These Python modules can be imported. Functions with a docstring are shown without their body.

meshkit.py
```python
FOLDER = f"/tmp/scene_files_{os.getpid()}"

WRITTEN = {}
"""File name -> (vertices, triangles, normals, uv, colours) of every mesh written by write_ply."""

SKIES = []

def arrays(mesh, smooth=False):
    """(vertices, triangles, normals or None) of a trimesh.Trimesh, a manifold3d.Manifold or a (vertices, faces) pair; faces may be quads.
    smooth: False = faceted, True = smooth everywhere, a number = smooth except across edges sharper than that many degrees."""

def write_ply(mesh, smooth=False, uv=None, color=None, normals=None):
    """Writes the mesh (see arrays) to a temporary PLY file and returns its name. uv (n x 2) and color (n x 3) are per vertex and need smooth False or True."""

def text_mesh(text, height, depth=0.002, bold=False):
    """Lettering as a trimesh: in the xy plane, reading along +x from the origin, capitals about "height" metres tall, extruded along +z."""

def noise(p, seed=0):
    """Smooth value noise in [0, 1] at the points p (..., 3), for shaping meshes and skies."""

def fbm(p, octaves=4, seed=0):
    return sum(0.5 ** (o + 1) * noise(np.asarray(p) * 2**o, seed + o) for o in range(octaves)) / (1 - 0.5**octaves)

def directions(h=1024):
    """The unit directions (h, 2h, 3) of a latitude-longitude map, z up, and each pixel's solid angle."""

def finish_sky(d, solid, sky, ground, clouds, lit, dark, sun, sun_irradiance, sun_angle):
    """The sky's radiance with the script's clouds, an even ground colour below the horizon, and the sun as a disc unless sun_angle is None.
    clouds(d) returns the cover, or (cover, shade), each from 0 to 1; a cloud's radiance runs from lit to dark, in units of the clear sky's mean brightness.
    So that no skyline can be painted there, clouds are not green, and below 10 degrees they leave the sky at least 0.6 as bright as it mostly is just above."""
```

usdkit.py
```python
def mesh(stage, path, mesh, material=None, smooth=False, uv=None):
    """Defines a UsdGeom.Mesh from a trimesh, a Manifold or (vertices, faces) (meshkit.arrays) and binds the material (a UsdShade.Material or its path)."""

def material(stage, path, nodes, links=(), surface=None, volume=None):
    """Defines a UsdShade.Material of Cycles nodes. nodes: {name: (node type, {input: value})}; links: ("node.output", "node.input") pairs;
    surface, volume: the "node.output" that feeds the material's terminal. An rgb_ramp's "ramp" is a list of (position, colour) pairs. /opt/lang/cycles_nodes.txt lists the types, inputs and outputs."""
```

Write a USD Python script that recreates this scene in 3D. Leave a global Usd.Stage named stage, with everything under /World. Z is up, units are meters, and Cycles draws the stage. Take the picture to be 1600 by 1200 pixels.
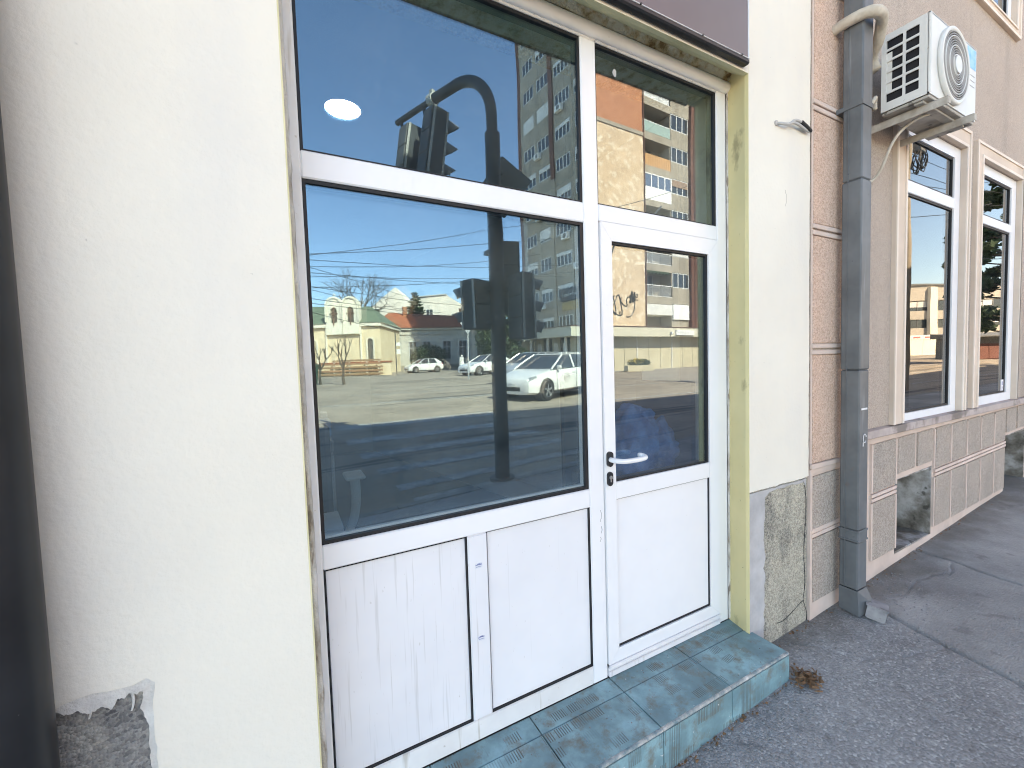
import math, random
import numpy as np
import trimesh, shapely
from shapely.geometry import Polygon, box as sbox
from shapely.ops import unary_union
import manifold3d as m3
from scipy.interpolate import PchipInterpolator
import usdkit, meshkit
from pxr import Usd, UsdGeom, UsdLux, UsdShade, Gf, Sdf

stage = Usd.Stage.CreateInMemory()
UsdGeom.SetStageUpAxis(stage, UsdGeom.Tokens.z)
UsdGeom.SetStageMetersPerUnit(stage, 1.0)
UsdGeom.Xform.Define(stage, '/World')
UsdGeom.Scope.Define(stage, '/World/Looks')

# ------------------------------------------------------------------ camera
CAM = np.array([0.0, -1.38, 1.38])
YAW, PITCH, ROLL = math.radians(28.059), math.radians(-2.945), math.radians(-1.802)
cam = UsdGeom.Camera.Define(stage, '/World/camera')
fw = np.array([math.sin(YAW) * math.cos(PITCH), math.cos(YAW) * math.cos(PITCH), math.sin(PITCH)])
rt = np.array([math.cos(YAW), -math.sin(YAW), 0.0])
up = np.cross(rt, fw)
r2 = rt * math.cos(ROLL) + up * math.sin(ROLL)
u2 = -rt * math.sin(ROLL) + up * math.cos(ROLL)
M4 = Gf.Matrix4d(*r2, 0, *u2, 0, *(-fw), 0, *CAM, 1)
cam.AddTransformOp().Set(M4)
cam.CreateHorizontalApertureAttr(36.0)
cam.CreateVerticalApertureAttr(27.0)
cam.CreateFocalLengthAttr(36.0 * 660 / 1600)
cam.CreateClippingRangeAttr(Gf.Vec2f(0.02, 2000))
EXPOSURE = 2.63
cam.CreateExposureAttr(EXPOSURE)

# ------------------------------------------------------------------ sky and sun
SUN_EL = math.radians(45)
SUN_AZ = math.atan2(0.2, 0.98)
sun_dir = np.array([math.sin(SUN_AZ) * math.cos(SUN_EL), math.cos(SUN_AZ) * math.cos(SUN_EL), math.sin(SUN_EL)])
usdkit.material(stage, '/World/Looks/sky', {
    'sky': ('sky_texture', {'sky_type': 'single_scattering', 'sun_disc': False, 'sun_elevation': SUN_EL, 'sun_rotation': SUN_AZ,
                            'altitude': 100.0, 'air_density': 1.0, 'aerosol_density': 0.4, 'ozone_density': 2.0}),
    'wb': ('mix_color', {'blend_type': 'multiply', 'fac': 1.0, 'b': (1.18, 1.0, 0.84), 'use_clamp': False}),
    'bg': ('background_shader', {'strength': 0.085})}, [('sky.color', 'wb.a'), ('wb.result', 'bg.color')], surface='bg.background')
dome = UsdLux.DomeLight.Define(stage, '/World/sky')
UsdShade.MaterialBindingAPI.Apply(dome.GetPrim()).Bind(UsdShade.Material.Get(stage, '/World/Looks/sky'))
dome.GetPrim().SetCustomDataByKey('kind', 'structure')
dome.GetPrim().SetCustomDataByKey('label', 'clear deep blue cloudless sky over the street')
sun = UsdLux.DistantLight.Define(stage, '/World/sun')
sun.CreateIntensityAttr(1.06)
sun.CreateAngleAttr(0.5)
sun.CreateNormalizeAttr(True)
sun.CreateColorAttr(Gf.Vec3f(1.0, 0.775, 0.52))
zax = sun_dir
xax = np.cross([0, 0, 1], zax); xax /= np.linalg.norm(xax)
yax = np.cross(zax, xax)
UsdGeom.Xformable(sun).AddTransformOp().Set(Gf.Matrix4d(*xax, 0, *yax, 0, *zax, 0, 0, 0, 30, 1))

rng = np.random.default_rng(7)
random.seed(7)

# ------------------------------------------------------------------ materials
def mat(name, stops, scale=5.0, rough=0.6, bump=None, spec=0.4, metal=0.0, detail=4.0, stretch=(1, 1, 1), speck=None, streak=None, vor=None, obj=False, coat=0.0, patch=None):
    """noise -> ramp colour, optional speckles, streaks, patches and bump"""
    n = {'pos': ('texture_coordinate', {}) if obj else ('geometry', {}),
         'map': ('mapping', {'mapping_type': 'point', 'scale': stretch}),
         'n1': ('noise_texture', {'scale': scale, 'detail': detail, 'roughness': 0.6}),
         'rp': ('rgb_ramp', {'ramp': stops}),
         'p': ('principled_bsdf', {'roughness': rough, 'specular_ior_level': spec, 'metallic': metal, 'coat_weight': coat})}
    src = 'pos.object' if obj else 'pos.position'
    l = [(src, 'map.vector'), ('map.vector', 'n1.vector'), ('n1.fac', 'rp.fac')]
    col = 'rp.color'
    k = 0
    for key, val in (('patch', patch), ('speck', speck), ('streak', streak)):
        for it in (val or []):
            k += 1
            # it = (scale, lo, hi, colour, fac, stretch)
            sc, lo, hi, c, fac, st = it
            n[f'm{k}'] = ('mapping', {'mapping_type': 'point', 'scale': st, 'location': (k * 3.1, k * 1.7, k * 2.3)})
            n[f'q{k}'] = ('noise_texture', {'scale': sc, 'detail': 3.0 if key != 'patch' else 6.0, 'roughness': 0.55})
            n[f'r{k}'] = ('map_range', {'from_min': lo, 'from_max': hi, 'to_min': 0.0, 'to_max': fac, 'clamp': True})
            n[f'x{k}'] = ('mix_color', {'b': c})
            l += [(src, f'm{k}.vector'), (f'm{k}.vector', f'q{k}.vector'), (f'q{k}.fac', f'r{k}.value'), (f'r{k}.result', f'x{k}.fac'), (col, f'x{k}.a')]
            col = f'x{k}.result'
    if vor:
        # pebbles: (scale, dark colour, light colour, fac)
        sc, c1, c2, fac = vor
        n['v'] = ('voronoi_texture', {'scale': sc})
        n['vs'] = ('separate_color', {})
        n['vr'] = ('rgb_ramp', {'ramp': [(0.0, c1), (0.5, tuple((a + b) / 2 for a, b in zip(c1, c2))), (1.0, c2)]})
        n['vx'] = ('mix_color', {'fac': fac})
        l += [(src, 'v.vector'), ('v.color', 'vs.color'), ('vs.r', 'vr.fac'), (col, 'vx.a'), ('vr.color', 'vx.b')]
        col = 'vx.result'
    l.append((col, 'p.base_color'))
    if bump:
        bs, st, dist = bump[:3]
        n['nb'] = ('noise_texture', {'scale': bs, 'detail': 5.0, 'roughness': 0.6})
        n['bm'] = ('bump', {'strength': st, 'distance': dist})
        l += [(src, 'nb.vector'), ('nb.fac', 'bm.height'), ('bm.normal', 'p.normal')]
        if vor:
            n['va'] = ('math', {'math_type': 'multiply_add', 'value2': -1.2})
            l.remove(('nb.fac', 'bm.height'))
            l += [('v.distance', 'va.value1'), ('nb.fac', 'va.value3'), ('va.value', 'bm.height')]
    return usdkit.material(stage, '/World/Looks/' + name, n, l, surface='p.BSDF')

def flat(name, c, rough=0.5, spec=0.4, metal=0.0, var=0.12, scale=6.0, coat=0.0):
    lo = tuple(x * (1 - var) for x in c); hi = tuple(min(1, x * (1 + var)) for x in c)
    return mat(name, [(0.3, lo), (0.7, hi)], scale=scale, rough=rough, spec=spec, metal=metal, coat=coat)

def emis(name, c, s):
    return usdkit.material(stage, '/World/Looks/' + name, {'e': ('emission', {'color': c, 'strength': s})}, [], surface='e.emission')

def glassm(name, ior=1.6, tint=(0.75, 0.8, 0.8), wob=0.0, wscale=2.0, gcol=(1, 1, 1), wstretch=(1, 1, 1), rough=0.0):
    n = {'g': ('geometry', {}),
         'i': ('mix_float', {'a': ior, 'b': 1.0 / ior}),
         'f': ('fresnel', {}),
         't': ('transparent_bsdf', {'color': tint}),
         'r': ('glossy_bsdf', {'color': gcol, 'roughness': rough}),
         'm': ('mix_closure', {})}
    l = [('g.backfacing', 'i.fac'), ('i.result', 'f.IOR'), ('f.fac', 'm.fac'), ('t.BSDF', 'm.closure1'), ('r.BSDF', 'm.closure2')]
    if wob:
        n['mp'] = ('mapping', {'mapping_type': 'point', 'scale': wstretch})
        n['nz'] = ('noise_texture', {'scale': wscale, 'detail': 1.0})
        n['b'] = ('bump', {'strength': 1.0, 'distance': wob})
        l += [('g.position', 'mp.vector'), ('mp.vector', 'nz.vector'), ('nz.fac', 'b.height'), ('b.normal', 'r.normal')]
    n['dn'] = ('noise_texture', {'scale': 3.0, 'detail': 8.0, 'roughness': 0.7})
    n['dr'] = ('map_range', {'from_min': 0.42, 'from_max': 0.85, 'to_min': 0.0, 'to_max': 0.022, 'clamp': True})
    n['dv'] = ('voronoi_texture', {'scale': 26.0}); n['dq'] = ('map_range', {'from_min': 0.045, 'from_max': 0.02, 'to_min': 0.0, 'to_max': 0.10, 'clamp': True})
    n['da'] = ('math', {'math_type': 'maximum'})
    n['dd'] = ('diffuse_bsdf', {'color': (0.62, 0.62, 0.60)})
    n['dm'] = ('mix_closure', {})
    l += [('g.position', 'dn.vector'), ('dn.fac', 'dr.value'), ('g.position', 'dv.vector'), ('dv.distance', 'dq.value'), ('dr.result', 'da.value1'), ('dq.result', 'da.value2'), ('da.value', 'dm.fac'), ('m.closure', 'dm.closure1'), ('dd.BSDF', 'dm.closure2')]
    return usdkit.material(stage, '/World/Looks/' + name, n, l, surface='dm.closure')

W1 = (1, 1, 1)
m_render = mat('white_render', [(0.25, (0.735, 0.695, 0.605)), (0.75, (0.80, 0.765, 0.675))], scale=1.3, rough=0.85, bump=(55, 0.35, 0.006), spec=0.2,
               speck=[(95, 0.73, 0.78, (0.35, 0.33, 0.30), 0.6, W1)], patch=[(0.8, 0.52, 0.8, (0.66, 0.64, 0.60), 0.6, W1), (2.6, 0.58, 0.75, (0.68, 0.66, 0.62), 0.5, (1, 1, 0.25))])
m_render_edge = mat('broken_render', [(0.3, (0.55, 0.53, 0.50)), (0.7, (0.74, 0.73, 0.70))], scale=18, rough=0.9, bump=(60, 0.6, 0.01), spec=0.2)
m_yellow = mat('yellow_paint', [(0.25, (0.66, 0.58, 0.30)), (0.75, (0.75, 0.66, 0.37))], scale=3, rough=0.8, bump=(40, 0.25, 0.004), spec=0.2,
               patch=[(9, 0.64, 0.72, (0.22, 0.18, 0.10), 0.6, (1, 1, 0.5))], speck=[(70, 0.7, 0.78, (0.15, 0.12, 0.08), 0.7, W1)])
m_soffit = mat('soffit_paint', [(0.25, (0.62, 0.57, 0.34)), (0.75, (0.74, 0.69, 0.44))], scale=3, rough=0.85, bump=(35, 0.3, 0.004), spec=0.2,
               patch=[(4, 0.52, 0.75, (0.42, 0.37, 0.18), 0.6, (1, 3, 1))], speck=[(45, 0.74, 0.8, (0.10, 0.08, 0.05), 0.8, W1)])
m_foam = mat('brown_foam', [(0.36, (0.33, 0.22, 0.10)), (0.47, (0.66, 0.54, 0.33)), (0.58, (0.80, 0.74, 0.58))], scale=19, rough=0.95, bump=(60, 1.0, 0.02), spec=0.1, stretch=(1, 1, 1))
m_mortar = mat('old_mortar', [(0.3, (0.34, 0.30, 0.24)), (0.52, (0.62, 0.60, 0.55)), (0.75, (0.78, 0.77, 0.74))], scale=22, rough=0.9, bump=(70, 0.8, 0.01), spec=0.2, stretch=(1, 1, 0.35),
               speck=[(40, 0.58, 0.66, (0.20, 0.16, 0.11), 0.8, (1, 1, 0.25))])
m_plinthL = mat('roughcast_dark', [(0.3, (0.13, 0.13, 0.135)), (0.7, (0.30, 0.295, 0.29))], scale=9, rough=0.9, bump=(120, 0.45, 0.008), spec=0.2,
                vor=(150, (0.06, 0.06, 0.065), (0.46, 0.45, 0.41), 0.4), patch=[(7, 0.5, 0.62, (0.46, 0.44, 0.38), 0.65, W1), (11, 0.56, 0.64, (0.08, 0.08, 0.09), 0.7, W1)])
m_plinthR = mat('roughcast_granite', [(0.3, (0.42, 0.39, 0.32)), (0.7, (0.58, 0.54, 0.44))], scale=5, rough=0.9, bump=(150, 0.6, 0.012), spec=0.2,
                vor=(160, (0.12, 0.115, 0.10), (0.74, 0.70, 0.58), 0.5), patch=[(7, 0.50, 0.62, (0.10, 0.10, 0.10), 0.75, (1, 1, 0.45))])
m_cement = mat('grey_cement', [(0.3, (0.38, 0.37, 0.37)), (0.7, (0.52, 0.51, 0.51))], scale=9, rough=0.9, bump=(50, 0.5, 0.006), spec=0.2)
m_pink = mat('pink_roughcast', [(0.3, (0.60, 0.41, 0.31)), (0.7, (0.72, 0.51, 0.40))], scale=4, rough=0.9, bump=(170, 0.5, 0.010), spec=0.2,
             vor=(150, (0.38, 0.25, 0.18), (0.84, 0.68, 0.56), 0.5))
m_wallN = mat('brown_roughcast', [(0.3, (0.42, 0.35, 0.29)), (0.7, (0.51, 0.435, 0.365))], scale=2.5, rough=0.9, bump=(190, 0.5, 0.010), spec=0.2,
              vor=(190, (0.34, 0.27, 0.23), (0.70, 0.61, 0.54), 0.45), patch=[(0.9, 0.5, 0.75, (0.52, 0.46, 0.40), 0.5, (1, 1, 0.4))], streak=[(5, 0.58, 0.75, (0.26, 0.23, 0.20), 0.5, (1, 1, 0.06))])
m_panelN = mat('plinth_roughcast', [(0.3, (0.40, 0.34, 0.295)), (0.7, (0.52, 0.45, 0.39))], scale=4, rough=0.9, bump=(150, 0.6, 0.012), spec=0.2,
               vor=(150, (0.24, 0.20, 0.17), (0.68, 0.60, 0.52), 0.5), patch=[(1.7, 0.5, 0.7, (0.27, 0.25, 0.23), 0.5, W1)])
m_band = mat('pale_band', [(0.3, (0.56, 0.455, 0.395)), (0.7, (0.68, 0.56, 0.49))], scale=5, rough=0.85, bump=(60, 0.3, 0.004), spec=0.2,
             patch=[(3, 0.55, 0.72, (0.42, 0.35, 0.30), 0.6, W1)])
m_trim = mat('window_surround_paint', [(0.3, (0.60, 0.50, 0.41)), (0.7, (0.70, 0.59, 0.49))], scale=3, rough=0.85, bump=(70, 0.3, 0.003), spec=0.2)
m_trim_light = mat('surround_edge_paint', [(0.3, (0.72, 0.63, 0.54)), (0.7, (0.80, 0.71, 0.62))], scale=3, rough=0.85, bump=(70, 0.3, 0.003), spec=0.2)
m_ledge = mat('dirty_ledge', [(0.3, (0.38, 0.32, 0.30)), (0.7, (0.52, 0.45, 0.42))], scale=6, rough=0.9, bump=(50, 0.5, 0.006), spec=0.2,
              patch=[(4, 0.53, 0.62, (0.16, 0.14, 0.12), 0.75, (1, 1, 1))])
m_niche = mat('mouldy_cement', [(0.38, (0.07, 0.062, 0.05)), (0.5, (0.22, 0.205, 0.18)), (0.62, (0.50, 0.49, 0.48))], scale=4, rough=0.95, bump=(40, 0.7, 0.01), spec=0.1, detail=8,
              speck=[(14, 0.62, 0.7, (0.07, 0.065, 0.055), 0.8, W1)])
m_pvc = mat('white_pvc', [(0.3, (0.77, 0.77, 0.79)), (0.7, (0.82, 0.82, 0.83))], scale=3, rough=0.28, spec=0.5, speck=[(60, 0.74, 0.80, (0.45, 0.42, 0.38), 0.5, W1)])
m_pvc_dirty = mat('weathered_pvc', [(0.3, (0.71, 0.71, 0.735)), (0.7, (0.79, 0.79, 0.81))], scale=2, rough=0.33, spec=0.5,
                  streak=[(70, 0.62, 0.70, (0.50, 0.49, 0.48), 0.45, (1, 1, 0.03)), (120, 0.64, 0.71, (0.42, 0.40, 0.38), 0.4, (1, 1, 0.02)), (120, 0.70, 0.76, (0.4, 0.37, 0.33), 0.45, (1, 1, 0.3))])
m_pvc_old = mat('stained_pvc', [(0.3, (0.68, 0.675, 0.67)), (0.7, (0.78, 0.78, 0.77))], scale=6, rough=0.4, spec=0.4,
                streak=[(30, 0.60, 0.68, (0.42, 0.38, 0.31), 0.6, (1, 1, 0.08))], speck=[(60, 0.66, 0.74, (0.38, 0.33, 0.27), 0.6, W1)])
m_pvc_light = mat('lightly_weathered_pvc', [(0.3, (0.73, 0.73, 0.752)), (0.7, (0.79, 0.79, 0.81))], scale=2, rough=0.33, spec=0.5, streak=[(48, 0.66, 0.72, (0.5, 0.49, 0.48), 0.4, (1, 1, 0.02)), (120, 0.70, 0.76, (0.4, 0.37, 0.33), 0.5, (1, 1, 0.3))])
m_gasket = flat('black_rubber', (0.012, 0.012, 0.014), rough=0.5)
m_black = flat('black_plastic', (0.018, 0.018, 0.02), rough=0.35)
m_blackpipe = mat('black_painted_metal', [(0.3, (0.009, 0.009, 0.010)), (0.7, (0.018, 0.018, 0.020))], scale=5, rough=0.4, spec=0.35, speck=[(75, 0.76, 0.80, (0.6, 0.6, 0.62), 0.8, (1, 1, 0.5))])
m_scrape = flat('white_scrape', (0.75, 0.75, 0.77), rough=0.8)
m_handle = flat('white_handle', (0.80, 0.80, 0.81), rough=0.25, spec=0.5, var=0.03)
m_steel = flat('brushed_steel', (0.45, 0.45, 0.45), rough=0.35, metal=0.9)
m_glass = glassm('shop_glass', ior=2.55, gcol=(0.57, 0.82, 1.0), tint=(0.90, 0.93, 0.93), wob=0.0018, wscale=1.7)
m_glassi = glassm('inner_glass', ior=1.62, tint=(0.94, 0.96, 0.96), wob=0.0015, wscale=1.1)
m_glassd = glassm('door_glass', ior=2.45, gcol=(0.66, 0.82, 1.0), tint=(0.90, 0.93, 0.93), wob=0.0010, wscale=1.3)
m_glassN = glassm('neighbour_glass', ior=2.7, tint=(0.45, 0.5, 0.5), wob=0.0011, wscale=2.0, wstretch=(0.5, 1, 1.5))
m_sign = mat('sign_panel', [(0.3, (0.115, 0.10, 0.11)), (0.7, (0.150, 0.132, 0.146))], scale=1.2, rough=0.3, spec=0.5)
m_alu = flat('silver_trim', (0.75, 0.75, 0.76), rough=0.35, metal=0.3)
m_galv = mat('weathered_zinc', [(0.3, (0.095, 0.105, 0.113)), (0.7, (0.155, 0.165, 0.173))], scale=6, rough=0.5, spec=0.5, metal=0.25,
             patch=[(4, 0.5, 0.72, (0.19, 0.21, 0.23), 0.6, (1, 1, 0.35))], speck=[(60, 0.7, 0.76, (0.06, 0.065, 0.07), 0.6, W1), (13, 0.66, 0.74, (0.16, 0.10, 0.06), 0.45, (1, 1, 0.6))], streak=[(25, 0.63, 0.72, (0.30, 0.32, 0.34), 0.5, (1, 1, 0.06))])
m_galv_dirty = mat('dirty_zinc', [(0.3, (0.22, 0.22, 0.23)), (0.7, (0.42, 0.41, 0.42))], scale=14, rough=0.55, spec=0.4, metal=0.3,
                   speck=[(30, 0.58, 0.68, (0.14, 0.12, 0.10), 0.7, W1)])
m_ac = mat('ac_white', [(0.3, (0.66, 0.66, 0.63)), (0.7, (0.74, 0.74, 0.715))], scale=6, rough=0.4, spec=0.4, speck=[(40, 0.68, 0.76, (0.40, 0.37, 0.33), 0.6, W1)])
m_acgrey = flat('ac_grille_grey', (0.36, 0.35, 0.33), rough=0.5)
m_acdark = flat('ac_dark_fins', (0.012, 0.012, 0.016), rough=0.6)
m_acunder = mat('ac_underside', [(0.3, (0.30, 0.28, 0.25)), (0.7, (0.52, 0.50, 0.46))], scale=9, rough=0.7, speck=[(18, 0.6, 0.68, (0.08, 0.07, 0.06), 0.8, W1)])
m_blue = mat('blue_label', [(0.4, (0.18, 0.45, 0.75)), (0.6, (0.40, 0.62, 0.82))], scale=12, rough=0.4)
m_bracket = mat('rusty_bracket', [(0.35, (0.34, 0.30, 0.25)), (0.6, (0.52, 0.49, 0.44)), (0.8, (0.20, 0.14, 0.10))], scale=11, rough=0.7, spec=0.3)
m_hose = mat('wrapped_hose', [(0.3, (0.46, 0.41, 0.33)), (0.7, (0.62, 0.575, 0.49))], scale=20, rough=0.8, bump=(40, 0.5, 0.01))
m_wire = flat('grey_cable', (0.45, 0.44, 0.42), rough=0.6)
m_cable = flat('black_cable', (0.02, 0.02, 0.022), rough=0.6)
m_leaf = mat('dry_leaf', [(0.2, (0.10, 0.055, 0.03)), (0.6, (0.24, 0.14, 0.07)), (0.9, (0.36, 0.27, 0.15))], scale=30, rough=0.8)
m_grit = mat('grit', [(0.2, (0.10, 0.10, 0.10)), (0.6, (0.3, 0.3, 0.3)), (0.9, (0.6, 0.6, 0.6))], scale=30, rough=0.8)

def pavement_mat():
    n = {'g': ('geometry', {}), 'n1': ('noise_texture', {'scale': 1.4, 'detail': 8.0, 'roughness': 0.65}),
         'rp': ('rgb_ramp', {'ramp': [(0.30, (0.19, 0.184, 0.178)), (0.5, (0.32, 0.312, 0.30)), (0.70, (0.49, 0.478, 0.46))]}),
         'v': ('voronoi_texture', {'scale': 120.0}), 'vs': ('separate_color', {}),
         'vr': ('rgb_ramp', {'ramp': [(0.0, (0.19, 0.188, 0.19)), (0.55, (0.31, 0.305, 0.305)), (0.9, (0.41, 0.40, 0.40)), (1.0, (0.66, 0.65, 0.63))]}),
         'sep': ('separate_xyz', {}), 'n2': ('noise_texture', {'scale': 0.9, 'detail': 5.0}),
         'ad': ('math', {'math_type': 'multiply_add', 'value2': 1.2}),
         'mr': ('map_range', {'from_min': 3.55, 'from_max': 3.25, 'to_min': 0.15, 'to_max': 0.6, 'clamp': True}),
         'x': ('mix_color', {}),
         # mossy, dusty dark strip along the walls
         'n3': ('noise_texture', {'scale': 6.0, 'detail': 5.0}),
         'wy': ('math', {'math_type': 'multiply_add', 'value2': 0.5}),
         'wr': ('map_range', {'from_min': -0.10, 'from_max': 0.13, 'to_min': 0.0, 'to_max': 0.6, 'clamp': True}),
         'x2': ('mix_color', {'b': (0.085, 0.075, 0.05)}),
         'n4': ('noise_texture', {'scale': 9.0, 'detail': 4.0}), 'r4': ('map_range', {'from_min': 0.62, 'from_max': 0.70, 'to_min': 0.0, 'to_max': 0.4, 'clamp': True}),
         'x3': ('mix_color', {'b': (0.11, 0.105, 0.10)}),
         'nb': ('noise_texture', {'scale': 60.0, 'detail': 4.0}), 'va': ('math', {'math_type': 'multiply_add', 'value2': -0.9}),
         'b': ('bump', {'strength': 0.5, 'distance': 0.010}),
         'p': ('principled_bsdf', {'roughness': 0.72, 'specular_ior_level': 0.45})}
    l = [('g.position', 'n1.vector'), ('n1.fac', 'rp.fac'), ('g.position', 'v.vector'), ('v.color', 'vs.color'), ('vs.r', 'vr.fac'),
         ('g.position', 'sep.vector'), ('g.position', 'n2.vector'), ('n2.fac', 'ad.value1'), ('sep.x', 'ad.value3'), ('ad.value', 'mr.value'),
         ('mr.result', 'x.fac'), ('rp.color', 'x.a'), ('vr.color', 'x.b'),
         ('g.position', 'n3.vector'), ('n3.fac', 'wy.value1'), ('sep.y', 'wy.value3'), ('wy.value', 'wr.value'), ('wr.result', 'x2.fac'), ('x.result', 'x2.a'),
         ('g.position', 'n4.vector'), ('n4.fac', 'r4.value'), ('r4.result', 'x3.fac'), ('x2.result', 'x3.a'),
         ('x3.result', 'p.base_color'), ('g.position', 'nb.vector'), ('v.distance', 'va.value1'), ('nb.fac', 'va.value3'), ('va.value', 'b.height'), ('b.normal', 'p.normal')]
    return usdkit.material(stage, '/World/Looks/pavement_concrete', n, l, surface='p.BSDF')
m_pave = pavement_mat()
m_road = mat('asphalt', [(0.3, (0.23, 0.198, 0.16)), (0.7, (0.34, 0.292, 0.236))], scale=0.7, rough=0.85, bump=(70, 0.5, 0.01), spec=0.3,
             patch=[(0.35, 0.5, 0.65, (0.37, 0.325, 0.265), 0.7, (0.3, 1, 1))], streak=[(1.6, 0.58, 0.64, (0.07, 0.07, 0.07), 0.8, (0.05, 1.2, 1)), (3.2, 0.62, 0.66, (0.09, 0.088, 0.085), 0.7, (0.04, 1.0, 1))])
m_paint = mat('road_paint', [(0.35, (0.20, 0.195, 0.185)), (0.6, (0.40, 0.39, 0.37))], scale=5, rough=0.8)
m_kerb = mat('kerb_stone', [(0.3, (0.20, 0.20, 0.19)), (0.7, (0.34, 0.33, 0.31))], scale=5, rough=0.85)

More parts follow.
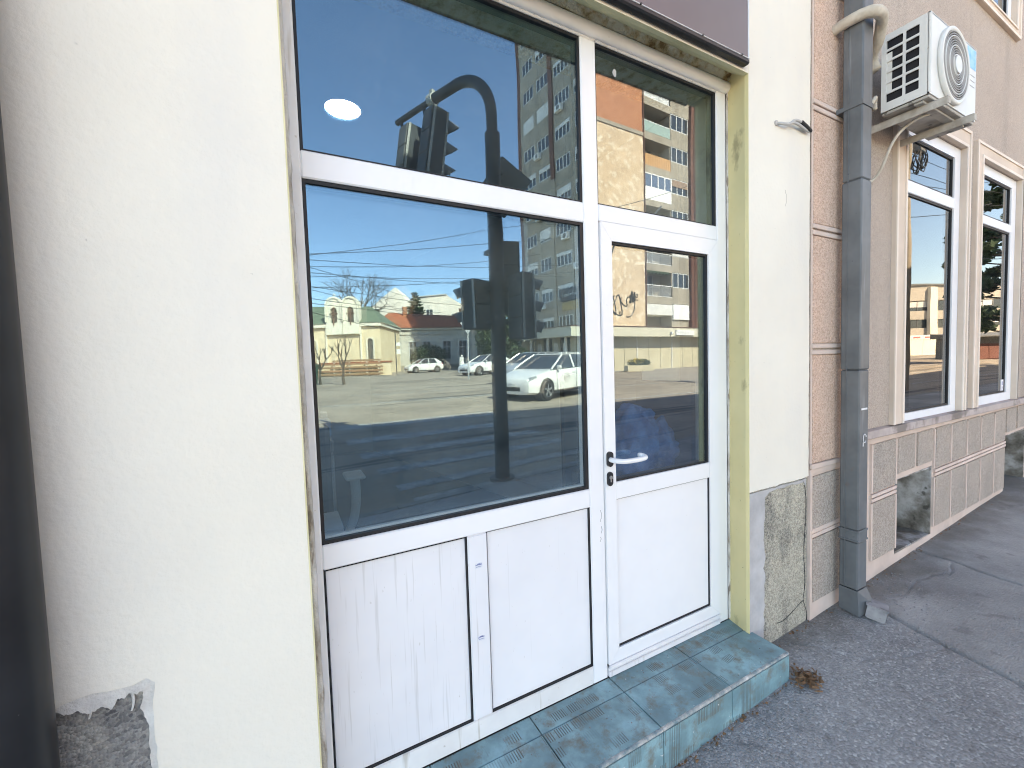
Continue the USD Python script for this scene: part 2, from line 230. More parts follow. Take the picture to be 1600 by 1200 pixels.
def tile_mat(i):
    """worn teal ceramic with small printed groups of short bars"""
    hue = [(0.16, 0.262, 0.287), (0.188, 0.30, 0.325), (0.172, 0.276, 0.298)][i]
    lite = tuple(min(1, c * 1.7) for c in hue)
    n = {'g': ('geometry', {}), 'n1': ('noise_texture', {'scale': 5.0, 'detail': 6.0, 'roughness': 0.65}),
         'rp': ('rgb_ramp', {'ramp': [(0.3, tuple(c * 0.72 for c in hue)), (0.48, hue), (0.68, lite)]}),
         's': ('separate_xyz', {}),
         # bars: wave along x, groups chosen by white noise in cells of 0.066 x 0.05
         'w': ('wave_texture', {'scale': 33.0, 'wave_type': 'bands', 'bands_direction': 'x', 'profile': 'sine'}),
         'wr': ('map_range', {'from_min': 0.55, 'from_max': 0.7, 'to_min': 0.0, 'to_max': 1.0, 'clamp': True}),
         'cm': ('mapping', {'mapping_type': 'point', 'scale': (13.0, 15.0, 15.0), 'location': (0.31 * i, 0.5, 0.0)}),
         'cf': ('vector_math', {'math_type': 'floor'}), 'wn': ('white_noise_texture', {'dimensions': '3D'}),
         'ct': ('math', {'math_type': 'greater_than', 'value2': 0.60}),
         'fr': ('vector_math', {'math_type': 'fraction'}), 'fs': ('separate_xyz', {}),
         'fa': ('math', {'math_type': 'greater_than', 'value2': 0.42}), 'fb': ('math', {'math_type': 'greater_than', 'value2': 0.15}),
         'm1': ('math', {'math_type': 'multiply'}), 'm2': ('math', {'math_type': 'multiply'}), 'm3': ('math', {'math_type': 'multiply'}),
         'n5': ('noise_texture', {'scale': 4.0, 'detail': 3.0}), 'r5': ('map_range', {'from_min': 0.38, 'from_max': 0.58, 'to_min': 0.0, 'to_max': 0.85, 'clamp': True}),
         'm4': ('math', {'math_type': 'multiply'}),
         'x1': ('mix_color', {'b': (0.075, 0.072, 0.06)}),
         'n2': ('noise_texture', {'scale': 13.0, 'detail': 6.0, 'roughness': 0.7}), 'r2': ('map_range', {'from_min': 0.50, 'from_max': 0.68, 'to_min': 0.0, 'to_max': 0.8, 'clamp': True}),
         'x2': ('mix_color', {'b': (0.16, 0.13, 0.085)}),
         'n3': ('noise_texture', {'scale': 55.0, 'detail': 2.0}), 'r3': ('map_range', {'from_min': 0.74, 'from_max': 0.77, 'to_min': 0.0, 'to_max': 0.9, 'clamp': True}),
         'x3': ('mix_color', {'b': (0.6, 0.6, 0.58)}),
         'b': ('bump', {'strength': 0.4, 'distance': 0.003}),
         'p': ('principled_bsdf', {'roughness': 0.42, 'specular_ior_level': 0.5})}
    l = [('g.position', 'n1.vector'), ('n1.fac', 'rp.fac'), ('g.position', 'w.vector'), ('w.fac', 'wr.value'), ('g.position', 'cm.vector'), ('cm.vector', 'cf.vector1'), ('cf.vector', 'wn.vector'),
         ('wn.value', 'ct.value1'), ('cm.vector', 'fr.vector1'), ('fr.vector', 'fs.vector'), ('fs.y', 'fa.value1'), ('fs.x', 'fb.value1'), ('fa.value', 'm1.value1'), ('fb.value', 'm1.value2'),
         ('m1.value', 'm2.value1'), ('ct.value', 'm2.value2'), ('m2.value', 'm3.value1'), ('wr.result', 'm3.value2'), ('g.position', 'n5.vector'), ('n5.fac', 'r5.value'), ('m3.value', 'm4.value1'), ('r5.result', 'm4.value2'),
         ('m4.value', 'x1.fac'), ('rp.color', 'x1.a'), ('g.position', 'n2.vector'), ('n2.fac', 'r2.value'), ('r2.result', 'x2.fac'), ('x1.result', 'x2.a'),
         ('g.position', 'n3.vector'), ('n3.fac', 'r3.value'), ('r3.result', 'x3.fac'), ('x2.result', 'x3.a'), ('x3.result', 'p.base_color'),
         ('m4.value', 'b.height'), ('b.normal', 'p.normal')]
    return usdkit.material(stage, f'/World/Looks/teal_tile_{i}', n, l, surface='p.BSDF')
m_tiles = [tile_mat(i) for i in range(3)]
m_grout = flat('dark_grout', (0.055, 0.052, 0.047), rough=0.9)
m_nosing = mat('worn_tile_edge', [(0.35, (0.12, 0.20, 0.23)), (0.55, (0.42, 0.42, 0.40)), (0.7, (0.62, 0.61, 0.58))], scale=22, rough=0.6)

# ------------------------------------------------------------------ object helpers
names = {}
def numbered(path):
    k = names.get(path, 0); names[path] = k + 1
    return path if k == 0 else f'{path}_{k:03d}'

class T:
    """a thing or a part that has children"""
    def __init__(s, path, loc):
        s.path, s.loc = path, np.asarray(loc, float)

def tag(prim, label=None, cat=None, group=None, kind=None):
    for k, v in (('label', label), ('category', cat), ('group', group), ('kind', kind)):
        if v: prim.SetCustomDataByKey(k, v)

def thing(name, label, cat=None, loc=(0, 0, 0), group=None, kind=None):
    p = numbered('/World/' + name)
    x = UsdGeom.Xform.Define(stage, p); x.AddTranslateOp().Set(Gf.Vec3d(*map(float, loc)))
    tag(x.GetPrim(), label, cat, group, kind)
    return T(p, loc)

def part(name, parent, label=None):
    p = numbered(parent.path + '/' + name)
    x = UsdGeom.Xform.Define(stage, p)
    tag(x.GetPrim(), label)
    return T(p, parent.loc)

def as_vf(mesh):
    if isinstance(mesh, (list,)):
        mesh = cat(mesh)
    v, f, _ = meshkit.arrays(mesh, False)
    return np.array(v, float), np.array(f)

def cat(ms):
    ms = [as_vf(m) for m in ms]
    o, V, F = 0, [], []
    for v, f in ms:
        V.append(v); F.append(f + o); o += len(v)
    return (np.vstack(V), np.vstack(F))

def put(name, mesh, material, parent, smooth=False, label=None, kind=None):
    v, f = as_vf(mesh)
    p = numbered(parent.path + '/' + name)
    m = usdkit.mesh(stage, p, (v - parent.loc, f), material, smooth=smooth)
    tag(m.GetPrim(), label, None, None, kind)
    return T(p, parent.loc)

def single(name, mesh, material, label, category=None, group=None, kind=None, smooth=False):
    v, f = as_vf(mesh)
    p = numbered('/World/' + name)
    loc = np.array([(v[:, 0].min() + v[:, 0].max()) / 2, (v[:, 1].min() + v[:, 1].max()) / 2, v[:, 2].min()]) if kind != 'structure' else np.zeros(3)
    m = usdkit.mesh(stage, p, (v - loc, f), material, smooth=smooth)
    UsdGeom.Xformable(m).AddTranslateOp().Set(Gf.Vec3d(*map(float, loc)))
    tag(m.GetPrim(), label, category, group, kind)
    return T(p, loc)

def bx(x0, x1, y0, y1, z0, z1):
    x0, x1 = min(x0, x1), max(x0, x1); y0, y1 = min(y0, y1), max(y0, y1); z0, z1 = min(z0, z1), max(z0, z1)
    m = trimesh.creation.box((x1 - x0, y1 - y0, z1 - z0)); m.apply_translation(((x0 + x1) / 2, (y0 + y1) / 2, (z0 + z1) / 2))
    return (np.array(m.vertices), np.array(m.faces))

def rbx(x0, x1, y0, y1, z0, z1, c=0.003):
    """box with chamfered edges"""
    pts = []
    for X in ((x0, 1), (x1, -1)):
        for Y in ((y0, 1), (y1, -1)):
            for Z in ((z0, 1), (z1, -1)):
                pts += [(X[0], Y[0] + c * Y[1], Z[0] + c * Z[1]), (X[0] + c * X[1], Y[0], Z[0] + c * Z[1]), (X[0] + c * X[1], Y[0] + c * Y[1], Z[0])]
    h = trimesh.Trimesh(pts).convex_hull
    return (np.array(h.vertices), np.array(h.faces))

def hull(pts):
    h = trimesh.Trimesh(np.asarray(pts, float)).convex_hull
    return (np.array(h.vertices), np.array(h.faces))

def xz(poly, y0, y1):
    """polygon in (x,z) extruded from y0 to y1"""
    out = []
    for g in getattr(poly, 'geoms', [poly]):
        if g.is_empty or g.area < 1e-8: continue
        m = trimesh.creation.extrude_polygon(g, abs(y1 - y0), engine='earcut')
        v = np.array(m.vertices); f = np.array(m.faces)
        w = np.stack([v[:, 0], max(y0, y1) - v[:, 2], v[:, 1]], 1)
        out.append((w, f))
    return cat(out)

def ring(x0, x1, z0, z1, t, y0, y1, tb=None):
    tb = t if tb is None else tb
    return xz(sbox(x0, z0, x1, z1).difference(sbox(x0 + t, z0 + tb, x1 - t, z1 - t)), y0, y1)

def prism(poly_pts, axis, a0, a1):
    """2-D polygon extruded along an axis. axis 'x': pts (y,z); 'z': pts (x,y)"""
    m = trimesh.creation.extrude_polygon(Polygon(poly_pts), a1 - a0, engine='earcut')
    v = np.array(m.vertices); f = np.array(m.faces)
    if axis == 'x': w = np.stack([v[:, 2] + a0, v[:, 0], v[:, 1]], 1)
    elif axis == 'z': w = np.stack([v[:, 0], v[:, 1], v[:, 2] + a0], 1)
    return (w, f)

def tube(pts, r, sides=10, cap=True):
    p = np.asarray(pts, float); n = len(p)
    r = np.broadcast_to(np.asarray(r, float), (n,))
    t = np.gradient(p, axis=0); t /= np.linalg.norm(t, axis=1, keepdims=True) + 1e-12
    a = np.cross(t[0], [0, 0, 1.0] if abs(t[0, 2]) < 0.9 else [1.0, 0, 0]); a /= np.linalg.norm(a)
    V = []
    for i in range(n):
        a = a - t[i] * (a @ t[i]); a /= np.linalg.norm(a)
        b = np.cross(t[i], a)
        for k in range(sides):
            an = 2 * math.pi * k / sides
            V.append(p[i] + r[i] * (math.cos(an) * a + math.sin(an) * b))
    F = []
    for i in range(n - 1):
        for k in range(sides):
            k2 = (k + 1) % sides
            F += [(i * sides + k, i * sides + k2, (i + 1) * sides + k2), (i * sides + k, (i + 1) * sides + k2, (i + 1) * sides + k)]
    if cap:
        V += [p[0], p[-1]]
        for k in range(sides):
            k2 = (k + 1) % sides
            F += [(n * sides, k2, k), (n * sides + 1, (n - 1) * sides + k, (n - 1) * sides + k2)]
    return (np.array(V), np.array(F))

def curve(pts, n=24):
    """smooth curve through points"""
    p = np.asarray(pts, float)
    s = np.r_[0, np.cumsum(np.linalg.norm(np.diff(p, axis=0), axis=1))]
    from scipy.interpolate import CubicSpline
    return CubicSpline(s, p)(np.linspace(0, s[-1], n))

def cyl(c, axis, r, h, sides=24):
    c = np.asarray(c, float); ax = np.asarray(axis, float); ax /= np.linalg.norm(ax)
    return tube([c - ax * h / 2, c + ax * h / 2], r, sides)

def rot_z(mesh, ang, loc):
    v, f = as_vf(mesh); c, s = math.cos(ang), math.sin(ang)
    w = v.copy(); w[:, 0] = c * v[:, 0] - s * v[:, 1]; w[:, 1] = s * v[:, 0] + c * v[:, 1]
    return (w + np.asarray(loc, float), f)

def fbm1(x, seed=0):
    x = np.asarray(x, float)
    return meshkit.fbm(np.stack([x, x * 0 + 3.3, x * 0 + 7.7], -1), 4, seed) - 0.5

# ------------------------------------------------------------------ ground
prof_d = PchipInterpolator([-10, 3.4, 7, 10, 22, 45, 80, 500], [-0.2, -0.2, -0.12, 0.08, 0.40, 0.55, 0.72, 1.0])
def pav_z(x):
    return np.clip(-0.236 + 0.0535 * np.asarray(x, float), -0.36, 0.26)
KERB_Y = -3.22
def road_z(x, y):
    d = -np.asarray(y, float)
    x = np.asarray(x, float)
    t = np.clip((d - 3.2) / 5.0, 0, 1)
    near = pav_z(x) - 0.12
    far = prof_d(d) + np.clip((x - 30) / 50, 0, 1) * 0.35
    return near * (1 - t) + far * t

def grid(xs, ys, fz):
    X, Y = np.meshgrid(xs, ys, indexing='ij'); Z = fz(X, Y)
    V = np.stack([X, Y, Z], -1).reshape(-1, 3); m = len(ys)
    i, j = np.meshgrid(np.arange(len(xs) - 1), np.arange(m - 1), indexing='ij'); a = (i * m + j).ravel()
    F = np.vstack([np.stack([a, a + m, a + m + 1], 1), np.stack([a, a + m + 1, a + 1], 1)])
    return (V, F)

xs = np.r_[-250, -120, -60, -30, np.linspace(-15, 40, 56), 50, 60, 70, 80, 100, 130, 200, 300]
ys = np.r_[-400, -250, -150, -100, np.linspace(-80, -20, 25), np.linspace(-19, -3.3, 32), KERB_Y + 0.02]
single('road', grid(xs, ys, road_z), m_road, 'wide grey asphalt crossing, sunlit beyond the shadow of the shop building', kind='structure')

# pavement: fine sheet with gentle unevenness and cracks cut as real grooves
def pave_noise(X, Y):
    p = np.stack([X * 2.2, Y * 2.2, X * 0], -1)
    return (meshkit.fbm(p, 4, 3) - 0.5) * 0.012
seam_lines = [[(3.86, 0.2), (3.85, -0.262), (3.78, -0.643), (3.70, -1.6), (3.6, -3.3)],
              [(2.90, 0.2), (2.886, -0.311), (2.81, -0.56), (2.744, -0.854), (2.66, -1.8), (2.5, -3.3)],
              [(5.6, 0.2), (5.55, -1.2), (5.4, -3.3)],
              [(2.2, -0.14), (2.32, -0.25), (2.38, -0.42), (2.60, -0.52), (2.78, -0.60)], [(2.95, -0.20), (3.15, -0.30), (3.4, -0.28), (3.62, -0.36), (3.80, -0.34)], [(1.5, -0.36), (1.62, -0.50), (1.60, -0.66), (1.75, -0.85)]]
def seg_dist(X, Y, pts):
    D = np.full(X.shape, 9.0)
    for (x0, y0), (x1, y1) in zip(pts[:-1], pts[1:]):
        dx, dy = x1 - x0, y1 - y0
        t = np.clip(((X - x0) * dx + (Y - y0) * dy) / (dx * dx + dy * dy), 0, 1)
        D = np.minimum(D, np.hypot(X - x0 - t * dx, Y - y0 - t * dy))
    return D
def pz(X, Y):
    Z = pav_z(X) + pave_noise(X, Y)
    wob = (meshkit.noise(np.stack([X * 9, Y * 9, X * 0 + 5], -1), 9) - 0.5) * 0.03
    for k, l in enumerate(seam_lines):
        D = seg_dist(X + wob, Y + wob, l)
        Z -= (0.030, 0.020, 0.020, 0.006, 0.006, 0.005)[k] * np.exp(-(D / (0.009, 0.011, 0.011, 0.007, 0.007, 0.007)[k]) ** 2)
    # rough, higher, broken edge of the newer concrete right of the seam
    return Z
px = np.unique(np.r_[np.linspace(-30, -1, 20), np.linspace(-1, 1.0, 30), np.linspace(1.0, 4.2, 430), np.linspace(4.2, 8, 120), np.linspace(8, 60, 60)])
py = np.unique(np.r_[np.linspace(0.4, -0.12, 5), np.linspace(-0.12, -1.3, 150), np.linspace(-1.3, KERB_Y, 40)])
single('pavement', grid(px, py[::1], pz), m_pave, 'worn grey concrete pavement with cracks and gravel texture', kind='structure', smooth=True)
kx = np.linspace(-30, 59, 90)
kt = thing('kerb', 'row of grey kerb stones along the pavement edge by the traffic light', None, (2.4, KERB_Y, -0.3), kind='structure')
for a, b in zip(kx[:-1], kx[1:]):
    if -6 < a < 22:
        za, zb = float(pav_z(a)), float(pav_z(b))
        put('kerb_stone', hull([(xx, yy, zz) for xx, z0 in ((a + 0.006, za), (b - 0.006, zb)) for yy, dz in ((KERB_Y, 0.004), (KERB_Y - 0.10, 0.004), (KERB_Y - 0.13, -0.03), (KERB_Y - 0.13, -0.3), (KERB_Y, -0.3)) for zz in (z0 + dz,)]), m_kerb, kt)

# zebra bars and other worn markings on the road
def road_strip(x0, x1, y0, y1, skew=0.0, lift=0.006, nx=12, ny=3):
    X = np.linspace(x0, x1, nx)
    def f(a, b): return road_z(a, b) + lift
    V, F = grid(X, np.linspace(y0, y1, ny), lambda a, b: a * 0)
    V[:, 1] += skew * (V[:, 0] - x0)
    V[:, 2] = f(V[:, 0], V[:, 1])
    return (V, F)
zb = thing('crossing_markings', 'worn white zebra bars on the shaded asphalt near the traffic light', None, (2.5, -4.5, -0.2), kind='structure')
for i, yb in enumerate((-3.56, -4.12, -5.0, -6.1, -7.3, -8.6)):
    put('zebra_bar', road_strip(1.3 - 0.08 * i, 4.3 + 0.12 * i, yb, yb - 0.2 - 0.06 * i), m_paint, zb)
ln = thing('lane_markings', 'long worn white lane lines across the sunlit road', None, (8, -14, 0), kind='structure')
for y0, x0, x1 in ((-12.6, -6, 30), (-15.5, 2, 40), (-9.2, 9, 60), (-11.4, 20, 70), (-6.4, 14, 60)):
    put('lane_line', road_strip(x0, x1, y0, y0 - 0.16, nx=30), m_paint, ln)

# ------------------------------------------------------------------ shop building
FY = -0.13      # outer wall plane
shop = thing('shop_building', 'white rendered shop building holding the big framed window and door', 'building', (1.0, 0.0, -0.3))
XL, XR0, XR1, XN = 0.028, 1.955, 1.982, 2.482   # opening left, opening right outer / inner, boundary with the neighbour
ROOF = 8.6
# masonry cores
put('wall_core', bx(-6.0, XL, -0.112, 0.30, -0.7, ROOF), m_cement, shop)
put('wall_core', prism([(XR0 + 0.010, -0.112), (XN, -0.112), (XN, 0.30), (XR1 + 0.006, 0.30), (XR1 + 0.006, 0.0)], 'z', -0.7, ROOF), m_cement, shop)
put('lintel_core', prism([(-0.112, 2.698), (0.0, 2.778), (0.30, 2.778), (0.30, ROOF), (-0.112, ROOF)], 'x', XL, XR0 + 0.009), m_cement, shop)
put('wall_core', bx(-6.0, -5.7, 0.30, 9.0, -0.7, ROOF), m_cement, shop)
put('roof', bx(-6.2, XN, -0.5, 9.2, ROOF, ROOF + 0.25), m_cement, shop)
# white render sheet with broken lower edges
def jag(x0, x1, z, amp, n, seed):
    xs_ = np.linspace(x0, x1, n)
    return [(x, z + amp * 2 * float(fbm1([x * 22], seed)[0]) + amp * float(fbm1([x * 90], seed + 5)[0])) for x in xs_]
def jagv(z0, z1, x, amp, n, seed):
    zs_ = np.linspace(z0, z1, n)
    return [(x + amp * 2 * float(fbm1([z * 20], seed)[0]) + amp * float(fbm1([z * 80], seed + 5)[0]), z) for z in zs_]
leftp = Polygon([(-6.0, ROOF), (-6.0, 0.675)] + jag(-5.9, -0.325, 0.668, 0.022, 240, 2) + jagv(0.655, -0.5, -0.315, 0.012, 60, 4) + [(XL, -0.5), (XL, ROOF)]).buffer(0)
put('render', xz(leftp, FY, -0.112), m_render, shop)
rightp = Polygon([(XR0 + 0.0009, ROOF), (XR0 + 0.0009, 0.709)] + jag(1.97, 2.46, 0.709, 0.008, 60, 12) + [(XN - 0.004, 0.712)] + jagv(0.73, ROOF, XN - 0.006, 0.006, 300, 16)).buffer(0)
put('render', xz(rightp, FY, -0.112), m_render, shop)
put('render', xz(sbox(XL, 2.68, XR0, ROOF), FY, -0.112), m_render, shop)
# exposed plinths
def rough_sheet(x0, x1, z0, z1, y, amp, step, seed):
    X, Z = np.meshgrid(np.arange(x0, x1 + step, step), np.arange(z0, z1 + step, step), indexing='ij')
    p = np.stack([X, X * 0 + seed, Z], -1)
    h = 0.55 * meshkit.fbm(p * 55, 3, seed) + 0.30 * meshkit.noise(p * 150, seed + 1) + 0.35 * meshkit.fbm(p * 9, 2, seed + 2)
    V = np.stack([X, y - amp * (h - 0.45), Z], -1).reshape(-1, 3); m = X.shape[1]
    a_, b_ = np.meshgrid(np.arange(X.shape[0] - 1), np.arange(m - 1), indexing='ij'); a = (a_ * m + b_).ravel()
    return (V, np.vstack([np.stack([a, a + m, a + m + 1], 1), np.stack([a, a + m + 1, a + 1], 1)]))
put('plinth', rough_sheet(-0.80, -0.29, -0.35, 0.70, -0.1165, 0.009, 0.004, 3), m_plinthL, shop, smooth=True, label='dark bare roughcast plinth below broken white render')
put('plinth', bx(-6.0, -0.80, -0.118, -0.1125, -0.5, 0.70), m_plinthL, shop)
lump = Polygon(jag(-0.62, -0.30, 0.695, 0.01, 80, 30) + jag(-0.62, -0.308, 0.640, 0.040, 160, 31)[::-1]).buffer(0)
put('render_lump', xz(lump, -0.1262, -0.1130), m_render_edge, shop)
lump2 = Polygon(jagv(0.66, -0.3, -0.300, 0.004, 80, 41) + jagv(0.66, -0.3, -0.334, 0.014, 160, 42)[::-1]).buffer(0)
put('render_lump', xz(lump2, -0.1225, -0.1130), m_render_edge, shop)
for (x, z0, z1) in ((-0.428, 0.65, 0.612), (-0.355, 0.648, 0.60)):
    put('plaster_drip', tube(curve([(x, -0.1215, z0), (x + 0.003, -0.122, (z0 + z1) / 2), (x - 0.002, -0.121, z1)], 10), np.linspace(0.0035, 0.002, 10), 6), m_render_edge, shop)
stripL = Polygon([(XR0 + 0.0009, -0.4), (XR0 + 0.0009, 0.707)] + jag(1.97, 2.46, 0.700, 0.006, 50, 12) + [(2.46, 0.66)] + jag(2.44, 2.13, 0.685, 0.01, 40, 13)[0:] + jagv(0.66, -0.4, 2.085, 0.022, 60, 14)).buffer(0)
put('cement_strip', xz(stripL, -0.126, -0.1165), m_cement, shop, label='smooth grey cement strip beside the roughcast plinth')
put('plinth', rough_sheet(XR0 + 0.03, XN - 0.004, -0.25, 0.703, -0.1195, 0.006, 0.0045, 7), m_plinthR, shop, smooth=True, label='speckled grey roughcast plinth with dark stains')
# crack running down between plinth and neighbour, and across it
def crack(pts, y, w=0.003):
    p = curve([(x, y, z) for x, z in pts], 40); p[:, 0] += 0.006 * fbm1(p[:, 2] * 60, 3); p[:, 2] += 0.004 * fbm1(p[:, 0] * 60, 4)
    return tube(p, w, 5)
put('crack', crack([(2.455, 0.66), (2.463, 0.45), (2.452, 0.25), (2.458, 0.08), (2.448, 0.03), (2.468, -0.03), (2.476, -0.11)], -0.121, 0.0022), m_gasket, shop)
put('crack', crack([(2.45, 0.02), (2.36, -0.005), (2.28, -0.03), (2.20, -0.03)], -0.121, 0.0018), m_gasket, shop)
put('crack', crack([(2.25, 2.20), (2.262, 2.14), (2.255, 2.12)], -0.1295, 0.001), m_gasket, shop)
# reveals
put('reveal', prism([(XR0, FY - 0.0003), (XR0 + 0.0008, FY - 0.0003), (XR0 + 0.0008, -0.1121), (XR1 + 0.003, 0.0), (XR1 - 0.001, 0.0), (XR0, -0.112)], 'z', -0.09, 2.768), m_yellow, shop, label='pale yellow painted door reveal')
put('reveal', bx(XL - 0.001, XL + 0.003, FY - 0.0005, -0.0005, -0.3, 2.70), m_soffit, shop, label='dirty pale window reveal')
put('soffit', [prism([(FY - 0.0003, 2.6785), (-0.112, 2.6785), (0.003, 2.769), (0.003, 2.7735), (-0.112, 2.6815), (-0.1125, 2.6797), (FY - 0.0003, 2.6797)], 'x', XL + 0.003, XR0 - 0.0005), prism([(-0.11, 2.6795), (0.003, 2.769), (0.003, 2.7735), (-0.11, 2.683)], 'x', XR0 - 0.0004, XR1 - 0.001)], m_soffit, shop, label='stained yellowish painted soffit over the window and door')
# foam and mortar joint round the frame
def lumpy(pts, r, seed, sides=8, n=200):
    p = curve(pts, n)
    v = r * (1 + 0.9 * fbm1(np.arange(n) * 0.35, seed))
    t = tube(p, v, sides)
    return t
def foam_fillet():
    n, prof = 420, [(0.004, 2.7225), (-0.017, 2.7150), (-0.024, 2.7215), (-0.031, 2.728), (-0.037, 2.7345), (-0.042, 2.7400), (0.004, 2.7700)]
    X = np.linspace(0.034, 1.976, n); V = []
    for i_, x in enumerate(X):
        for k_, (y, z) in enumerate(prof):
            d = 0.016 * (float(meshkit.fbm(np.array([x * 26, k_ * 0.9, 2.0]), 4, 3)) - 0.5) if 0 < k_ < 6 else 0
            V.append((x, y - d, z - d * 0.7))
    m = len(prof); F = [((i_ * m + k_), (i_ * m + k_ + 1), ((i_ + 1) * m + k_ + 1)) for i_ in range(n - 1) for k_ in range(m - 1)] + [((i_ * m + k_), ((i_ + 1) * m + k_ + 1), ((i_ + 1) * m + k_)) for i_ in range(n - 1) for k_ in range(m - 1)]
    return (np.array(V), np.array(F))
put('foam_joint', foam_fillet(), m_foam, shop)
put('head_board', bx(0.034, 1.981, 0.004, 0.3, 2.7225, 2.7715), m_foam, shop)
put('mortar_joint', lumpy([(0.034, -0.012, 2.70), (0.036, -0.012, 1.5), (0.038, -0.012, 0.0), (0.036, -0.012, -0.2)], 0.010, 8), m_mortar, shop, smooth=True)
put('mortar_joint', lumpy([(1.979, -0.006, 2.70), (1.9795, -0.006, 1.3), (1.979, -0.006, 0.01)], 0.006, 9), m_mortar, shop, smooth=True)
m_dirt = mat('dirty_mortar_flat', [(0.3, (0.45, 0.41, 0.33)), (0.55, (0.66, 0.64, 0.59)), (0.75, (0.74, 0.73, 0.70))], scale=16, rough=0.9, bump=(70, 0.8, 0.01), spec=0.2, stretch=(1, 1, 0.4))

m_mould = mat('white_moulding', [(0.3, (0.80, 0.79, 0.76)), (0.7, (0.88, 0.87, 0.85))], scale=6, rough=0.4, spec=0.4, speck=[(60, 0.70, 0.76, (0.40, 0.34, 0.25), 0.5, W1)])
# ---- window and door frame (all face y = 0)
win = part('shop_window', shop)
D0, D1 = 0.0, 0.062
def bar(par, x0, x1, z0, z1, m=m_pvc, y0=D0, y1=D1, name='frame_bar', c=0.004):
    put(name, rbx(x0, x1, y0, y1, z0, z1, c), m, par)
bar(win, 0.036, 0.068, 0.0, 2.722, m_pvc_old)
bar(win, 0.0681, 1.0865, 0.0, 0.079, m_pvc_old)
bar(win, 0.0681, 1.0865, 0.766, 0.843, m_pvc)
bar(win, 0.0681, 1.0865, 1.933, 2.012)
bar(win, 1.0866, 1.163, 0.0, 2.656, m_pvc)
bar(win, 0.5365, 0.6125, 0.0791, 0.7659, m_pvc_dirty)
bar(win, 0.0681, 1.1631, 2.6561, 2.722, m_pvc_old)
# rounded old cover moulding along the top
put('cover_moulding', tube([(0.04, -0.002, 2.689), (1.0, -0.002, 2.689), (1.976, -0.002, 2.689)], 0.027, 18), m_mould, win, smooth=40)
put('panel', rbx(0.074, 0.5305, 0.010, 0.03, 0.085, 0.7605, 0.002), m_pvc_dirty, win)
put('panel', rbx(0.6150, 1.0800, 0.010, 0.03, 0.086, 0.7635, 0.002), m_pvc_light, win)
def gask(par, x0, x1, z0, z1, l=0.006, r=0.006, b=0.006, t=0.006, y0=0.007, y1=0.05):
    put('gasket', xz(sbox(x0, z0, x1, z1).difference(sbox(x0 + l, z0 + b, x1 - r, z1 - t)), y0, y1), m_gasket, par)
gask(win, 0.0682, 0.5364, 0.0792, 0.7658, 0.006, 0.0062, 0.0062, 0.004, 0.004)
gask(win, 0.6127, 1.0864, 0.0792, 0.7658, 0.002, 0.0065, 0.0068, 0.002, 0.004)
def pane(par, x0, x1, z0, z1, y, m, name='pane'):
    put(name, bx(x0, x1, y, y + 0.004, z0, z1), m, par)
GY = 0.014
gask(win, 0.0682, 1.0864, 0.8432, 1.9328, 0.010, 0.016, 0.012, 0.011)
pane(win, 0.075, 1.080, 0.850, 1.926, GY, m_glass)
put('inner_pane', prism([(0.075, GY + 0.030), (1.080, GY + 0.0225), (1.080, GY + 0.0265), (0.075, GY + 0.034)], 'z', 0.866, 1.92), m_glassi, win)
gask(win, 0.0682, 1.0864, 2.0122, 2.6559, 0.009, 0.010, 0.006, 0.012)
pane(win, 0.075, 1.080, 2.016, 2.650, GY, m_glass)
# light edge strip seen inside the big pane
put('spacer', bx(0.079, 1.070, GY + 0.006, GY + 0.02, 0.856, 0.864), m_alu, win)
put('spacer', bx(1.062, 1.0695, GY + 0.006, GY + 0.02, 0.865, 1.92), m_alu, win)
# two small faded stickers
m_stick = mat('sticker_paper', [(0.4, (0.62, 0.64, 0.70)), (0.6, (0.74, 0.75, 0.78))], scale=30, rough=0.5)
m_ink = flat('faded_blue_ink', (0.22, 0.24, 0.42), rough=0.6, var=0.3, scale=80)
for z in (0.652, 0.383):
    s = put('sticker', bx(0.562, 0.590, -0.0008, 0.0005, z - 0.010, z + 0.010), m_stick, win)
    for k, (a, b, c, d) in enumerate(((0.563, 0.572, 0.001, 0.004), (0.570, 0.582, 0.002, 0.007), (0.579, 0.588, 0.001, 0.005), (0.565, 0.586, -0.005, -0.0035))):
        put('sticker_print', bx(a, b, -0.0012, -0.0007, z + c, z + d), m_ink, win)
# fanlight and frame round the door
door = part('shop_door', shop)
bar(door, 1.1632, 1.9065, 2.6562, 2.722, m_pvc_old)
bar(door, 1.907, 1.977, 0.0, 2.722)
bar(door, 1.1631, 1.9069, 1.948, 2.017)
gask(door, 1.1632, 1.9069, 2.0171, 2.6559, 0.005, 0.012, 0.005, 0.010)
pane(door, 1.167, 1.902, 2.021, 2.651, GY, m_glassd)
# leaf: four mitred bars, mid rail, glass, panel
LX0, LX1, LZ0, LZ1 = 1.1665, 1.9045, 0.058, 1.9445
IX0, IX1 = 1.224, 1.833
def mitre(par, pts, y0=-0.006, y1=0.055):
    put('leaf_bar', xz(Polygon(pts), y0, y1), m_pvc, par)
e = 0.0004
mitre(door, [(LX0, LZ0), (IX0, 0.118), (IX0, 1.872 - e), (LX0, LZ1 - e)])
mitre(door, [(LX1, LZ0), (LX1, LZ1 - e), (IX1, 1.872 - e), (IX1, 0.118)])
mitre(door, [(LX0 + e, LZ1), (IX0 + e, 1.872), (IX1 - e, 1.872), (LX1 - e, LZ1)])
mitre(door, [(LX0 + e, LZ0 - e), (LX1 - e, LZ0 - e), (IX1 - e, 0.118 - e), (IX0 + e, 0.118 - e)])
put('mid_rail', rbx(IX0 + e, IX1 - e, -0.006, 0.055, 0.777, 0.852, 0.002), m_pvc, door)
